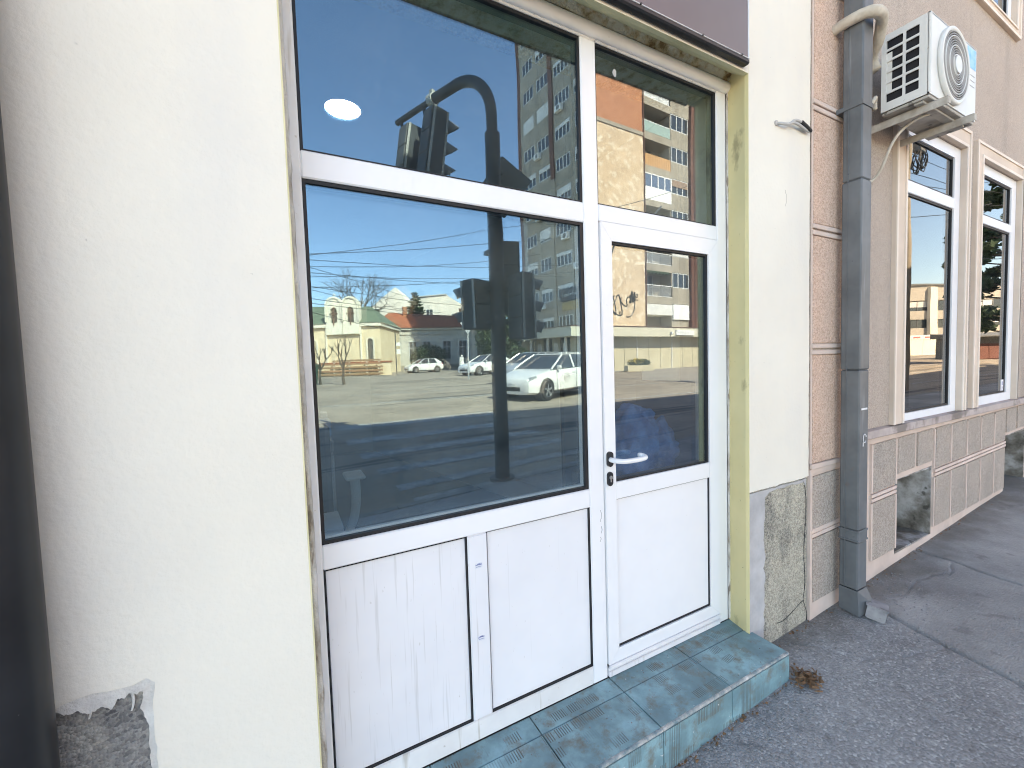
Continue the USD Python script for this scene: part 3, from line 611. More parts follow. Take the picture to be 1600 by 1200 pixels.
gask(door, IX0, IX1, 0.8521, 1.8719, 0.004, 0.010, 0.005, 0.010, 0.002)
pane(door, IX0 + 0.004, IX1 - 0.004, 0.856, 1.868, 0.010, m_glassd)
gask(door, IX0, IX1, 0.1181, 0.7769, 0.002, 0.0065, 0.0068, 0.003, 0.0)
put('panel', rbx(IX0 + 0.002, IX1 - 0.0065, 0.004, 0.03, 0.1245, 0.774, 0.0015), m_pvc, door)
put('threshold', rbx(1.1666, 1.9045, -0.008, 0.06, 0.002, 0.026, 0.003), m_pvc_dirty, door)
put('threshold', rbx(1.1666, 1.9045, -0.003, 0.06, 0.0265, 0.042, 0.002), m_pvc_dirty, door)
put('drip_rail', rbx(1.1666, 1.9045, -0.014, 0.0, 0.0425, 0.056, 0.004), m_pvc, door)
put('rebate', xz(sbox(1.1632, 0.03, 1.9068, 1.947).difference(sbox(1.215, 0.11, 1.842, 1.878)), 0.012, 0.06), m_gasket, door)
put('panel_back', bx(1.2151, 1.8419, 0.031, 0.055, 0.111, 0.80), m_gasket, door)
# handle: oval plate, curved lever, cylinder plate
def ovalplate(cx, cz, w, h, y0, y1):
    s = unary_union([shapely.Point(cx, cz - (h - w) / 2).buffer(w / 2), shapely.Point(cx, cz + (h - w) / 2).buffer(w / 2)]).convex_hull
    return xz(s, y0, y1)
hd = put('escutcheon', ovalplate(1.187, 0.958, 0.030, 0.064, -0.017, -0.006), m_black, door)
lev = curve([(1.187, -0.015, 0.957), (1.188, -0.045, 0.957), (1.206, -0.060, 0.955), (1.26, -0.062, 0.951), (1.33, -0.060, 0.951), (1.352, -0.050, 0.953), (1.352, -0.034, 0.956), (1.338, -0.026, 0.958)], 48)
put('handle', tube(lev, 0.0105, 14), m_handle, door, smooth=True)
put('lock_plate', ovalplate(1.187, 0.873, 0.028, 0.060, -0.014, -0.006), m_black, door)
put('lock_cylinder', cyl((1.187, -0.015, 0.880), (0, 1, 0), 0.008, 0.006, 16), m_steel, door)
put('lock_cylinder', bx(1.184, 1.190, -0.018, -0.012, 0.861, 0.874), m_steel, door)
# scuff marks by the meeting stile
for (x, z, h) in ((1.140, 0.72, 0.05), (1.142, 0.66, 0.03), (1.136, 0.62, 0.02)):
    put('scuff', crack([(x, z + h / 2), (x + 0.004, z), (x - 0.002, z - h / 2)], 0.0002, 0.0008), m_gasket, door)
# pale chip stuck on the fanlight
chip = Polygon([(1.262, 2.573), (1.268, 2.586), (1.276, 2.590), (1.283, 2.583), (1.283, 2.566), (1.278, 2.556), (1.268, 2.560)])
put('glass_mark', xz(chip, GY - 0.0012, GY - 0.0004), m_cement, door)

# ---- interior of the shop
m_floor = mat('dark_floor', [(0.3, (0.04, 0.042, 0.045)), (0.7, (0.065, 0.065, 0.07))], scale=3, rough=0.5)
m_iwall = flat('interior_wall', (0.68, 0.68, 0.67), rough=0.9, var=0.05)
m_iceil = flat('interior_ceiling', (0.60, 0.60, 0.60), rough=0.9, var=0.04)
put('shop_floor', bx(-5.6, 2.3, 0.10, 6.5, -0.10, -0.004), m_floor, shop)
put('shop_ceiling', bx(-5.6, 2.3, 0.31, 6.5, 2.78, 2.85), m_iceil, shop)
put('inner_wall', prism([(2.04, 0.31), (1.96, 2.3), (1.20, 5.8), (1.35, 5.8), (2.15, 2.3), (2.2, 0.31)], 'z', -0.004, 2.78), m_iwall, shop)
put('inner_wall', bx(-5.6, 2.2, 5.8, 5.95, -0.004, 2.78), m_iwall, shop)
put('inner_wall', bx(-1.3, -1.2, 0.31, 5.8, -0.004, 2.78), m_iwall, shop)
lamp = thing('ceiling_lamp', 'lit round white panel lamp on the shop ceiling behind the upper pane', 'lamp', (0.345, 1.115, 2.74))
put('rim', tube([(0.345 + 0.094 * math.cos(t), 1.115 + 0.094 * math.sin(t), 2.778) for t in np.linspace(0, 2 * math.pi, 40)], 0.0035, 8), m_handle, lamp, smooth=True)
put('diffuser', cyl((0.345, 1.115, 2.779), (0, 0, 1), 0.090, 0.004, 40), emis('lamp_glow', (1, 0.98, 0.95), 5.0), lamp)
exec_interior = True
# office chair behind the left end of the pane (arm rest, back, seat, star base)
m_greyf = flat('grey_fabric', (0.09, 0.095, 0.11), rough=0.9)
m_chair = flat('white_chair_plastic', (0.72, 0.72, 0.70), rough=0.35)
ch = thing('office_chair', 'white framed office chair with arm rest and star base inside the shop', 'chair', (0.02, 0.72, 0.0))
put('seat', rbx(-0.24, 0.20, 0.50, 0.95, 0.44, 0.52, 0.03), m_greyf, ch)
put('backrest', rbx(-0.22, 0.18, 0.93, 0.99, 0.60, 1.10, 0.025), m_greyf, ch)
for sx, nm in ((0.235, 'arm_rest'), (-0.275, 'arm_rest')):
    put(nm, rbx(sx - 0.035, sx + 0.048, 0.53, 0.66, 0.892, 0.908, 0.006), m_chair, ch)
    put('arm_support', tube(curve([(sx + 0.01, 0.60, 0.88), (sx + 0.015, 0.62, 0.80), (sx + 0.005, 0.64, 0.70), (sx - 0.05, 0.68, 0.56), (sx - 0.09, 0.7, 0.47)], 20), np.linspace(0.022, 0.016, 20), 10), m_chair, ch, smooth=True)
put('column', cyl((-0.02, 0.72, 0.25), (0, 0, 1), 0.03, 0.38, 16), m_steel, ch)
for k in range(5):
    a = 0.5 + k * 2 * math.pi / 5
    ex, ey = -0.02 + 0.32 * math.cos(a), 0.72 + 0.32 * math.sin(a)
    put('base_arm', tube([(-0.02, 0.72, 0.10), (ex, ey, 0.075)], [0.022, 0.014], 8), m_chair, ch)
    put('castor', cyl((ex, ey, 0.025), (math.cos(a + 1.57), math.sin(a + 1.57), 0), 0.025, 0.03, 14), m_black, ch)
# copier, bin box, bottle at the far left
cp = thing('copier', 'grey office copier seen dimly behind the left edge of the big pane', 'copier', (-0.15, 0.8, 0))
m_copier = flat('copier_grey', (0.45, 0.45, 0.47), rough=0.5)
put('body', rbx(-0.55, 0.205, 1.06, 1.5, 0.0, 0.92, 0.01), m_copier, cp)
put('tray', rbx(-0.50, 0.19, 1.035, 1.06, 0.40, 0.62, 0.006), m_copier, cp)
put('tray', rbx(-0.50, 0.19, 1.035, 1.06, 0.64, 0.80, 0.006), m_copier, cp)
put('lid', rbx(-0.55, 0.205, 1.06, 1.5, 0.925, 1.0, 0.01), m_copier, cp)
sg = thing('soap_dispenser', 'light blue plastic bottle standing on the grey copier', 'bottle', (0.165, 1.12, 1.0))
put('body', rbx(0.128, 0.200, 1.08, 1.16, 1.001, 1.11, 0.015), flat('pale_blue_plastic', (0.22, 0.42, 0.72), rough=0.4), sg)
put('cap', rbx(0.145, 0.185, 1.10, 1.14, 1.111, 1.145, 0.006), m_handle, sg)
bb = thing('paper_box', 'plain white paper box low behind the corner of the big pane', 'box', (0.06, 0.42, 0.4))
put('box', rbx(-0.08, 0.163, 0.36, 0.56, 0.004, 0.735, 0.004), flat('white_card', (0.74, 0.75, 0.78), rough=0.7), bb)
put('lid', rbx(-0.085, 0.166, 0.355, 0.565, 0.737, 0.765, 0.004), flat('white_card_lid', (0.74, 0.75, 0.78), rough=0.7), bb)
# dark cabinet with blue cloth behind the door glass
cb = thing('cabinet', 'dark low cabinet standing behind the door glass', 'cabinet', (1.78, 0.5, 0))
m_navy = flat('navy_board', (0.022, 0.026, 0.045), rough=0.5)
put('carcass', rbx(1.44, 2.0, 0.20, 0.62, 0.0, 0.74, 0.006), m_navy, cb)
put('back_board', rbx(1.40, 2.02, 0.621, 0.66, 0.0, 1.30, 0.004), m_navy, cb)
put('side_board', rbx(1.955, 2.02, 0.20, 0.62, 0.741, 1.24, 0.004), m_navy, cb)
for k in range(2):
    put('drawer', rbx(1.46 + 0.27 * k, 1.715 + 0.27 * k, 0.185, 0.1995, 0.05, 0.70, 0.004), m_navy, cb)
    put('knob', cyl((1.69 + 0.07 * k, 0.178, 0.40), (0, 1, 0), 0.01, 0.02, 10), m_steel, cb)
def heap(cx, cy, cz, rx, ry, rz, seed):
    s = trimesh.creation.icosphere(4, 1.0); v = np.array(s.vertices)
    d = 1 + 0.55 * (meshkit.fbm(v * 2.3 + seed, 4, seed) - 0.5) * 1.6
    v = v * d[:, None] * [rx, ry, rz] + [cx, cy, cz]; v[:, 2] = np.maximum(v[:, 2], 0.745)
    return (v, np.array(s.faces))
m_cloth = mat('blue_cloth', [(0.3, (0.03, 0.07, 0.22)), (0.6, (0.10, 0.22, 0.48)), (0.8, (0.20, 0.36, 0.62))], scale=6, rough=0.9, bump=(14, 0.8, 0.03))
single('blue_cloth', [heap(1.60, 0.30, 0.90, 0.17, 0.11, 0.21, 3), heap(1.82, 0.34, 0.86, 0.12, 0.12, 0.17, 8), heap(1.68, 0.36, 1.02, 0.13, 0.08, 0.10, 5)], m_cloth, 'crumpled blue cloth lying on the dark cabinet behind the door glass', 'cloth', smooth=True)

# ------------------------------------------------------------------ shop sign
sg = thing('shop_sign', 'plain mauve grey sign panel with black lower edge above the door', 'sign', (0.95, -0.15, 2.69))
put('panel', rbx(-1.2, 1.912, -0.157, -0.1302, 2.716, 3.6, 0.003), m_sign, sg)
put('trim', rbx(-1.2, 1.918, -0.163, -0.1302, 2.689, 2.7115, 0.006), m_black, sg)
put('trim', rbx(-1.2, 1.917, -0.1625, -0.15, 2.7116, 2.7158, 0.0015), m_alu, sg)
put('trim', rbx(1.9122, 1.9175, -0.160, -0.1302, 2.716, 3.6, 0.002), m_alu, sg)
for x in (0.3, 0.8, 1.25, 1.6, 1.86):
    put('screw', cyl((x, -0.1635, 2.713), (0, 1, 0), 0.004, 0.004, 10), m_black, sg)

# ------------------------------------------------------------------ doorstep of teal tiles
st = thing('doorstep', 'low doorstep clad in worn teal ceramic tiles', 'step', (1.0, -0.15, -0.18))
SX1, SYF = 1.984, -0.302
put('core', bx(-0.30, SX1 - 0.008, SYF + 0.008, 0.05, -0.5, -0.009), m_grout, st)
xj = [-0.30, -0.033, 0.366, 0.766, 1.167, 1.568, SX1]
g = 0.002
ti = 0
for a, b in zip(xj[:-1], xj[1:]):
    ti += 1
    put('tile', rbx(a + g, b - g, -0.094 + g, -0.001, -0.010, -0.0005 * (ti % 2), 0.0015), m_tiles[ti % 3], st)
    put('tile', rbx(a + g, b - g, SYF + 0.012, -0.094 - g, -0.010, 0.0006 * (ti % 3), 0.0015), m_tiles[(ti + 1) % 3], st)
    put('nosing', tube([(a + g, SYF + 0.0085, -0.0065), (b - g, SYF + 0.0085, -0.0065)], 0.0075, 10), m_nosing, st, smooth=40)
for a, b in zip(xj[:-1], xj[1:]):
    ti += 1
    put('tile', rbx(a + g, b - g, SYF, SYF + 0.009, -0.30, -0.014, 0.0015), m_tiles[ti % 3], st)
put('tile', rbx(SX1 - 0.009, SX1 + 0.0005, SYF + 0.011, -0.094 - g, -0.30, -0.012, 0.0015), m_tiles[1], st)
put('tile', bx(SX1 + 0.001, 2.10, -0.118, -0.30, -0.4, -0.155), m_pave, st) if False else None

# leaves and grit
def flake(c, s, seed):
    r = np.random.default_rng(seed); n = 6
    a = np.linspace(0, 2 * math.pi, n, endpoint=False); rr = s * (0.6 + 0.6 * r.random(n))
    V = np.stack([rr * np.cos(a) * 1.5, rr * np.sin(a), 0.25 * s * r.standard_normal(n)], 1)
    V = np.vstack([V, [[0, 0, 0.3 * s]]])
    q = trimesh.transformations.random_rotation_matrix(r.random(3))[:3, :3]
    q2 = np.eye(3) * 0.6 + q * 0.4
    V = V @ q2.T + c
    return (V, np.array([(k, (k + 1) % n, n) for k in range(n)]))
L = []
for i in range(170):
    x, y = 2.03 + abs(rng.normal(0, 0.045)) * (1 if i % 3 else -1) * 0.7, -0.345 + rng.normal(0, 0.03)
    if x < SX1 + 0.006 and y > SYF - 0.006: y = SYF - 0.01 - abs(rng.normal(0, 0.012))
    L.append(flake(np.array([x, y, float(pav_z(x)) + 0.008 + 0.018 * rng.random()]), 0.007 + 0.008 * rng.random(), i))
for i in range(150):
    x = rng.uniform(0.7, 2.0); y = SYF - 0.008 - abs(rng.normal(0, 0.012))
    L.append(flake(np.array([x, y, float(pav_z(x)) + 0.007]), 0.004 + 0.006 * rng.random(), 500 + i))
for i in range(140):
    x = rng.uniform(2.0, 5.4)
    L.append(flake(np.array([x, FY - 0.006 - abs(rng.normal(0, 0.018)), float(pav_z(x)) + 0.006]), 0.003 + 0.006 * rng.random(), 900 + i))
single('dry_leaves', L, m_leaf, 'dry brown leaves heaped at the step corner and strewn along the wall foot', None, kind='stuff')
L = []
for i in range(1500):
    x = rng.uniform(0.9, 3.4); y = -0.33 - abs(rng.normal(0, 0.35)) if x < 2.0 else -0.14 - abs(rng.normal(0, 0.4))
    if 2.7 < x < 2.9 and y > -0.3: continue
    s = 0.0015 + 0.004 * rng.random() ** 2
    m = trimesh.creation.icosahedron(); v = np.array(m.vertices) * s * (0.6 + 0.7 * rng.random((12, 1))) + [x, y, float(pav_z(x)) + 0.003]
    L.append((v, np.array(m.faces)))
for i in range(160):
    x = rng.uniform(0.6, 1.97); y = rng.uniform(SYF + 0.01, -0.01); s = 0.001 + 0.0025 * rng.random() ** 2
    m = trimesh.creation.icosahedron(); L.append((np.array(m.vertices) * s + [x, y, 0.001], np.array(m.faces)))
single('grit', L, m_grit, 'loose grit and tiny stones scattered on step and pavement', None, kind='stuff')

# ------------------------------------------------------------------ black pipe at the left
bp = thing('black_downpipe', 'black painted pipe standing against the white wall at the left edge', 'pipe', (-0.525, -0.20, -0.26))
put('pipe', cyl((-0.525, -0.20, 2.2), (0, 0, 1), 0.069, 5.0, 40), m_blackpipe, bp, smooth=40)
for z in (-0.05, 2.9):
    put('collar', cyl((-0.525, -0.20, z), (0, 0, 1), 0.074, 0.06, 40), m_blackpipe, bp, smooth=40)
an = math.atan2(-0.69, 0.72)
put('scrape', hull([(-0.525 + 0.0697 * math.cos(an + d) + 0, -0.20 + 0.0697 * math.sin(an + d), z) for d, z in ((-0.05, 0.50), (0.04, 0.505), (0.05, 0.56), (-0.01, 0.57), (0.0, 0.47))] + [(-0.525 + 0.071 * math.cos(an + d), -0.20 + 0.071 * math.sin(an + d), z) for d, z in ((-0.03, 0.51), (0.03, 0.51), (0.03, 0.55))]), m_scrape, bp)

# wire stub in the white pier
ws = thing('cable_stub', 'grey cable stub sticking out of the white wall beside the pink pilaster', 'cable', (2.17, -0.13, 2.50))
put('cable', tube(curve([(2.170, -0.128, 2.505), (2.20, -0.15, 2.50), (2.24, -0.155, 2.505), (2.29, -0.150, 2.535), (2.36, -0.146, 2.545), (2.43, -0.145, 2.53)], 30), 0.007, 8), m_wire, ws, smooth=True)
put('cable', tube(curve([(2.24, -0.155, 2.507), (2.30, -0.155, 2.522), (2.37, -0.150, 2.52), (2.44, -0.146, 2.515)], 20), 0.006, 8), m_wire, ws, smooth=True)
put('cable_end', tube(curve([(2.36, -0.148, 2.545), (2.41, -0.152, 2.525), (2.445, -0.147, 2.52)], 12), 0.010, 8), m_cable, ws, smooth=True)
put('wall_plug', cyl((2.170, -0.133, 2.505), (0, 1, 0), 0.012, 0.008, 12), m_wire, ws)

# ------------------------------------------------------------------ neighbour building
nb = thing('neighbour_building', 'brown and pink roughcast house with two tall white framed windows', 'building', (5.5, 0.0, -0.1))
NR = 8.4
wins = [dict(x0=3.56, x1=4.56, z0=0.866, z1=2.87, sx0=3.415, sx1=4.635, sz1=3.0, t0=2.42, t1=2.50, gr=0.105),
        dict(x0=4.90, x1=5.87, z0=0.886, z1=2.86, sx0=4.775, sx1=5.895, sz1=2.975, t0=2.39, t1=2.46, gr=0.12),
        dict(x0=6.35, x1=7.35, z0=0.90, z1=2.86, sx0=6.22, sx1=7.46, sz1=2.975, t0=2.39, t1=2.46, gr=0.10)]
upw = [dict(x0=4.62, x1=5.60, z0=4.075, z1=6.0), dict(x0=6.3, x1=7.25, z0=4.09, z1=6.0), dict(x0=3.0, x1=3.95, z0=4.05, z1=6.0)]
zone = sbox(XN + 0.004, 0.90, 60, NR)
for w in wins + upw: zone = zone.difference(sbox(w['x0'], w['z0'], w['x1'], w['z1']))
put('wall', xz(zone, FY, 0.16), m_wallN, nb)
sl = lambda x: 0.02 * (x - 3.2)
niches = [(3.53, 4.12, 0.012, 0.52), (5.70, 6.30, 0.06, 0.575), (7.75, 8.35, 0.1, 0.62)]
pl = sbox(XN + 0.004, -0.5, 60, 0.8399)
for a, b, z0, z1 in niches: pl = pl.difference(Polygon([(a, z0), (b, z0 + 0.01), (b, z1 + 0.012), (a, z1)]))
put('plinth', xz(pl, FY + 0.004, 0.16), m_band, nb)
for a, b, z0, z1 in niches:
    put('niche_lining', [bx(a + 0.001, b - 0.001, 0.10, 0.12, z0 - 0.03, z1 + 0.04), bx(b - 0.012, b - 0.001, FY + 0.006, 0.0995, z0 - 0.02, z1 + 0.011), bx(a + 0.001, b - 0.0125, FY + 0.008, 0.0995, z0 - 0.03, z0 + 0.014), bx(a + 0.001, b - 0.0125, FY + 0.008, 0.0995, z1 - 0.006, z1 + 0.004)], m_niche, nb)
# ledge course
put('ledge', prism([(FY - 0.03, 0.848), (FY - 0.022, 0.842), (FY + 0.01, 0.840), (FY + 0.01, 0.8995), (FY - 0.028, 0.893)], 'x', 2.84, 40), m_ledge, nb)
put('wall_core', bx(2.484, 60, 0.165, 0.3, 2.95, 4.0), m_cement, nb)
put('roof', bx(XN + 0.001, 60, -0.5, 9, NR, NR + 0.25), m_cement, nb)
# roughcast plinth panels, each proud of the smooth ground
def slab(name, x0, x1, z0, z1, m, y0=FY - 0.006, y1=FY + 0.0038, par=nb, s=True):
    a, b = (sl(x0), sl(x1)) if s else (0, 0)
    put(name, xz(Polygon([(x0, z0 + a), (x1, z0 + b), (x1, z1 + b), (x0, z1 + a)]), y0, y1), m, par)
slab('plinth_panel', 2.512, 2.822, 0.008, 0.368, m_panelN)
slab('plinth_panel', 2.512, 2.822, 0.422, 0.715, m_panelN)
cols = [(3.195, 3.505, 2), (3.545, 3.80, 1), (3.85, 4.105, 1), (4.16, 4.42, 2), (4.465, 4.74, 2), (4.785, 5.05, 2), (5.095, 5.375, 2), (5.42, 5.68, 2), (5.72, 5.98, 1), (6.02, 6.28, 1), (6.33, 6.6, 2), (6.65, 6.95, 2), (7.0, 7.3, 2), (7.35, 7.7, 2), (8.4, 8.8, 2)]
for a, b, k in cols:
    if k == 2:
        slab('plinth_panel', a, b, 0.055, 0.425, m_panelN)
        slab('plinth_panel', a, b, 0.492, 0.800 - sl(b) * 0.6, m_panelN)
    else:
        slab('plinth_panel', a, b, 0.555, 0.800 - sl(b) * 0.6, m_panelN)
# double mouldings: thin raised strips beside the joints
for z0, x0, x1 in ((0.432, 3.18, 3.52), (0.432, 4.14, 5.69), (0.375, 2.50, 2.835)):
    slab('moulding', x0, x1, z0 + 0.002, z0 + 0.022, m_band, FY - 0.009)
    slab('moulding', x0, x1, z0 + 0.030, z0 + 0.050, m_band, FY - 0.009)
for x in (3.184, 3.515, 4.13, 4.4425, 4.7625, 5.0725, 5.3975):
    put('moulding', bx(x - 0.009, x + 0.009, FY - 0.0085, FY + 0.0038, 0.06 + sl(x), 0.425 + sl(x)), m_band, nb)
    put('moulding', bx(x - 0.009, x + 0.009, FY - 0.0085, FY + 0.0038, 0.492 + sl(x), 0.80), m_band, nb)
# pilaster blocks with double bands
zb_ = [0.776, 1.37, 2.005, 2.645, 3.29, 3.93, 4.57]
for k in range(len(zb_) - 1):
    z0 = zb_[k] + (0.0 if k == 0 else 0.062); z1 = zb_[k + 1] - 0.002
    put('pilaster_block', rbx(2.503, 2.90, FY - 0.007, FY + 0.003, z0, z1, 0.003), m_pink, nb)
    if k: 
        put('moulding', rbx(2.49, 2.905, FY - 0.013, FY + 0.003, zb_[k], zb_[k] + 0.024, 0.003), m_band, nb)
        put('moulding', rbx(2.49, 2.905, FY - 0.013, FY + 0.003, zb_[k] + 0.034, zb_[k] + 0.058, 0.003), m_band, nb)
put('moulding', rbx(2.488, 2.905, FY - 0.014, FY + 0.003, 0.745, 0.774, 0.004), m_band, nb)
put('corner_strip', bx(XN + 0.0045, 2.501, FY - 0.004, FY + 0.003, 0.775, NR), m_band, nb)
put('pilaster_plinth', xz(Polygon([(2.487, -0.4), (2.84, -0.4), (2.84, 0.742), (2.487, 0.742)]).difference(sbox(2.51, 0.006, 2.824, 0.37)).difference(sbox(2.51, 0.4, 2.824, 0.718)), FY - 0.004, FY + 0.0035), m_band, nb)
# windows
def house_window(w, sz0, low=True):
    t = part('window', nb)
    y0, y1 = -0.118, -0.06
    X0, X1, Z0, Z1 = w['x0'], w['x1'], w['z0'], w['z1']
    put('frame', ring(X0 + 0.002, X1 - 0.002, Z0 + 0.002, Z1 - 0.002, 0.075, y0, y1, 0.085) if 'gr' not in w else
        xz(sbox(X0 + 0.002, Z0 + 0.002, X1 - 0.002, Z1 - 0.002).difference(sbox(X0 + 0.08, Z0 + 0.084, X1 - w['gr'], Z1 - 0.08)), y0, y1), m_pvc, t)
    gr = w.get('gr', 0.075)
    if 't0' in w:
        put('transom', rbx(X0 + 0.0805, X1 - gr - 0.0005, y0, y1, w['t0'], w['t1'], 0.004), m_pvc, t)
        spans = [(Z0 + 0.0845, w['t0']), (w['t1'], Z1 - 0.0805)]
    else: spans = [(Z0 + 0.0845, Z1 - 0.0805)]
    for a, b in spans:
        put('gasket', ring(X0 + 0.081, X1 - gr - 0.001, a + 0.001, b - 0.001, 0.012, y0 + 0.010, y1), m_gasket, t)
        put('pane', bx(X0 + 0.088, X1 - gr - 0.008, y0 + 0.018, y0 + 0.022, a + 0.008, b - 0.008), m_glassN, t)
    # stepped surround
    if 'sx0' in w: s0, s1, sz1 = w['sx0'], w['sx1'], w['sz1']
    else: s0, s1, sz1 = X0 - 0.12, X1 + 0.10, Z1 + 0.12
    bottom = sz0
    outer = sbox(s0, bottom, s1, sz1); hole = sbox(X0 - 0.0005, Z0 - (0.001 if low else 0.001), X1 + 0.0005, Z1 + 0.0005)
    if low: hole = hole.union(sbox(X0 - 0.0005, bottom - 1, X1 + 0.0005, Z1))
    put('surround', xz(outer.difference(hole), FY - 0.022, FY + 0.003), m_trim, t)
    inn = sbox(X0 - 0.022, bottom - (1 if low else -0.06), X1 + 0.022, Z1 + 0.022).intersection(sbox(-9, bottom + 0.001, 99, 99))
    put('surround_edge', xz(inn.difference(hole), FY - 0.029, FY - 0.0215), m_trim_light, t)
    rim = outer.difference(sbox(s0 + 0.02, bottom - (1 if low else -0.02), s1 - 0.02, sz1 - 0.02))
    put('surround_edge', xz(rim, FY - 0.029, FY - 0.0215), m_trim_light, t)
    rs = 0.12
    put('reveal', [bx(X1 - 0.0005, X1 + 0.002, FY + 0.0, -0.05, Z0, Z1)], m_trim, t)
for w in wins: house_window(w, 0.9005)
for w in upw: house_window(w, w['z0'] - 0.075, low=False)
# small white notice inside the second window
t = put('notice', bx(5.665, 5.742, -0.103, -0.1015, 0.985, 1.085), flat('notice_paper', (0.75, 0.75, 0.78), rough=0.6, var=0.04), nb)
put('notice_print', [bx(5.695, 5.715, -0.1038, -0.1031, 1.035, 1.068), bx(5.699, 5.711, -0.1038, -0.1031, 1.005, 1.022)], m_ink, nb)
# rooms behind the windows
m_dark = flat('dark_room', (0.06, 0.06, 0.06), rough=0.9)
m_curt = mat('net_curtain', [(0.3, (0.30, 0.31, 0.31)), (0.7, (0.5, 0.5, 0.5))], scale=14, rough=0.9, stretch=(1, 1, 0.05))
put('room', [bx(2.6, 9, 3.2, 3.3, 0.3, 7), bx(2.6, 9, 0.31, 3.2, 0.3, 0.35), bx(2.6, 9, 0.31, 3.2, 3.2, 3.3), bx(2.55, 2.6, 0.31, 3.2, 0.3, 7), bx(9, 9.05, 0.31, 3.2, 0.3, 7)], m_dark, nb)
for a, b in ((3.6, 3.78), (4.95, 5.05)):
    put('curtain', [bx(a + k * 0.03, a + k * 0.03 + 0.022, 0.20 + 0.01 * (k % 2), 0.205 + 0.01 * (k % 2), 0.9, 2.85) for k in range(int((b - a) / 0.03))], m_curt, nb)

# ------------------------------------------------------------------ zinc downpipe
dp = thing('downpipe', 'square grey zinc downpipe with kicked out shoe beside the pink pilaster', 'downpipe', (2.76, -0.22, -0.10))
PX0, PX1, PY0, PY1 = 2.710, 2.812, -0.262, -0.172
zj = [0.06, 0.33, 0.395, 1.28, 2.29, 2.67, 4.1, NR]
for k in range(len(zj) - 1):
    d = 0.0015 * (k % 2)
    a = 0.0
    put('pipe_length', rbx(PX0 - d, PX1 + d, PY0 - d, PY1 + d, zj[k] + 0.001, zj[k + 1] - 0.001, 0.006), m_galv, dp)
for z in (0.336, 0.39):
    put('band', rbx(PX0 - 0.004, PX1 + 0.004, PY0 - 0.004, PY1 + 0.004, z - 0.005, z + 0.007, 0.003), m_galv, dp)
put('clamp', xz(sbox(PX0 - 0.004, 2.664, PX1 + 0.004, 2.688), PY0 - 0.004, PY1 + 0.03), m_galv, dp)
put('clamp_bolt', tube(curve([(PX1 + 0.004, PY0 + 0.01, 2.685), (PX1 + 0.03, PY0 + 0.0, 2.725), (PX1 + 0.055, PY0 + 0.01, 2.73), (PX1 + 0.06, PY0 + 0.012, 2.68)], 16), 0.011, 8), m_hose, dp, smooth=True)
put('paint_mark', [xz(sbox(2.725, 1.062, 2.790, 1.072), PY0 - 0.0032, PY0 - 0.0024), tube([(2.765 + 0.016 * math.cos(t), PY0 - 0.003, 0.905 + 0.024 * math.sin(t)) for t in np.linspace(0.3, 5.6, 16)], 0.0018, 5), xz(sbox(2.745, 0.862, 2.752, 0.885), PY0 - 0.0032, PY0 - 0.0024)], m_scrape, dp)
put('back_seam', tube([(PX0 - 0.001, -0.20, 0.07), (PX0 - 0.001, -0.20, NR)], 0.003, 6), m_galv, dp)
# shoe: elbow and cut outlet
put('elbow', hull([(PX0, PY0, 0.058), (PX1, PY0, 0.058), (PX0, PY1, 0.058), (PX1, PY1, 0.058), (PX0 + 0.005, PY1, -0.075), (PX0 + 0.005, PY0 - 0.005, -0.085), (PX1, PY0 - 0.04, -0.03), (PX1 + 0.01, PY1 - 0.02, -0.03), (PX1, PY0 - 0.02, -0.085)]), m_galv, dp)
def obox(c, ax, ay, az, hx, hy, hz):
    c = np.asarray(c, float); ax, ay, az = (np.asarray(q, float) / np.linalg.norm(q) for q in (ax, ay, az))
    return hull([c + sx * hx * ax + sy * hy * ay + sz * hz * az for sx in (-1, 1) for sy in (-1, 1) for sz in (-1, 1)])
ax = np.array([0.35, -0.85, -0.15]); az = np.cross(ax, [0.92, 0.38, 0]); az /= np.linalg.norm(az)
ay = np.cross(az, ax)
oc = np.array([2.79, -0.315, -0.045])
put('outlet', [obox(oc + az * 0.034, ax, ay, az, 0.048, 0.046, 0.003), obox(oc - az * 0.034, ax, ay, az, 0.036, 0.046, 0.003), obox(oc + ay / np.linalg.norm(ay) * 0.043, ax, ay, az, 0.042, 0.003, 0.031), obox(oc - ay / np.linalg.norm(ay) * 0.043, ax, ay, az, 0.042, 0.003, 0.031)], m_galv_dirty, dp)

# ------------------------------------------------------------------ air conditioner
ac = thing('air_conditioner', 'white outdoor air conditioner with round fan grille hung above the window', 'air conditioner', (3.35, -0.32, 2.715))
AX0, AX1, AY0, AY1, AZ0, AZ1 = 3.030, 3.673, -0.420, -0.215, 2.715, 3.125
put('case', [rbx(AX0 + 0.006, AX1, AY0, AY1 - 0.01, AZ1 - 0.012, AZ1, 0.004), rbx(AX1 - 0.006, AX1, AY0 + 0.002, AY1, AZ0, AZ1 - 0.012, 0.002), bx(AX0 + 0.01, AX1 - 0.01, AY1 - 0.02, AY1 - 0.012, AZ0 + 0.02, AZ1 - 0.02)], m_ac, ac)
put('core', bx(AX0 + 0.012, AX1 - 0.01, AY0 + 0.012, AY1 - 0.022, AZ0 + 0.012, AZ1 - 0.013), m_acdark, ac)
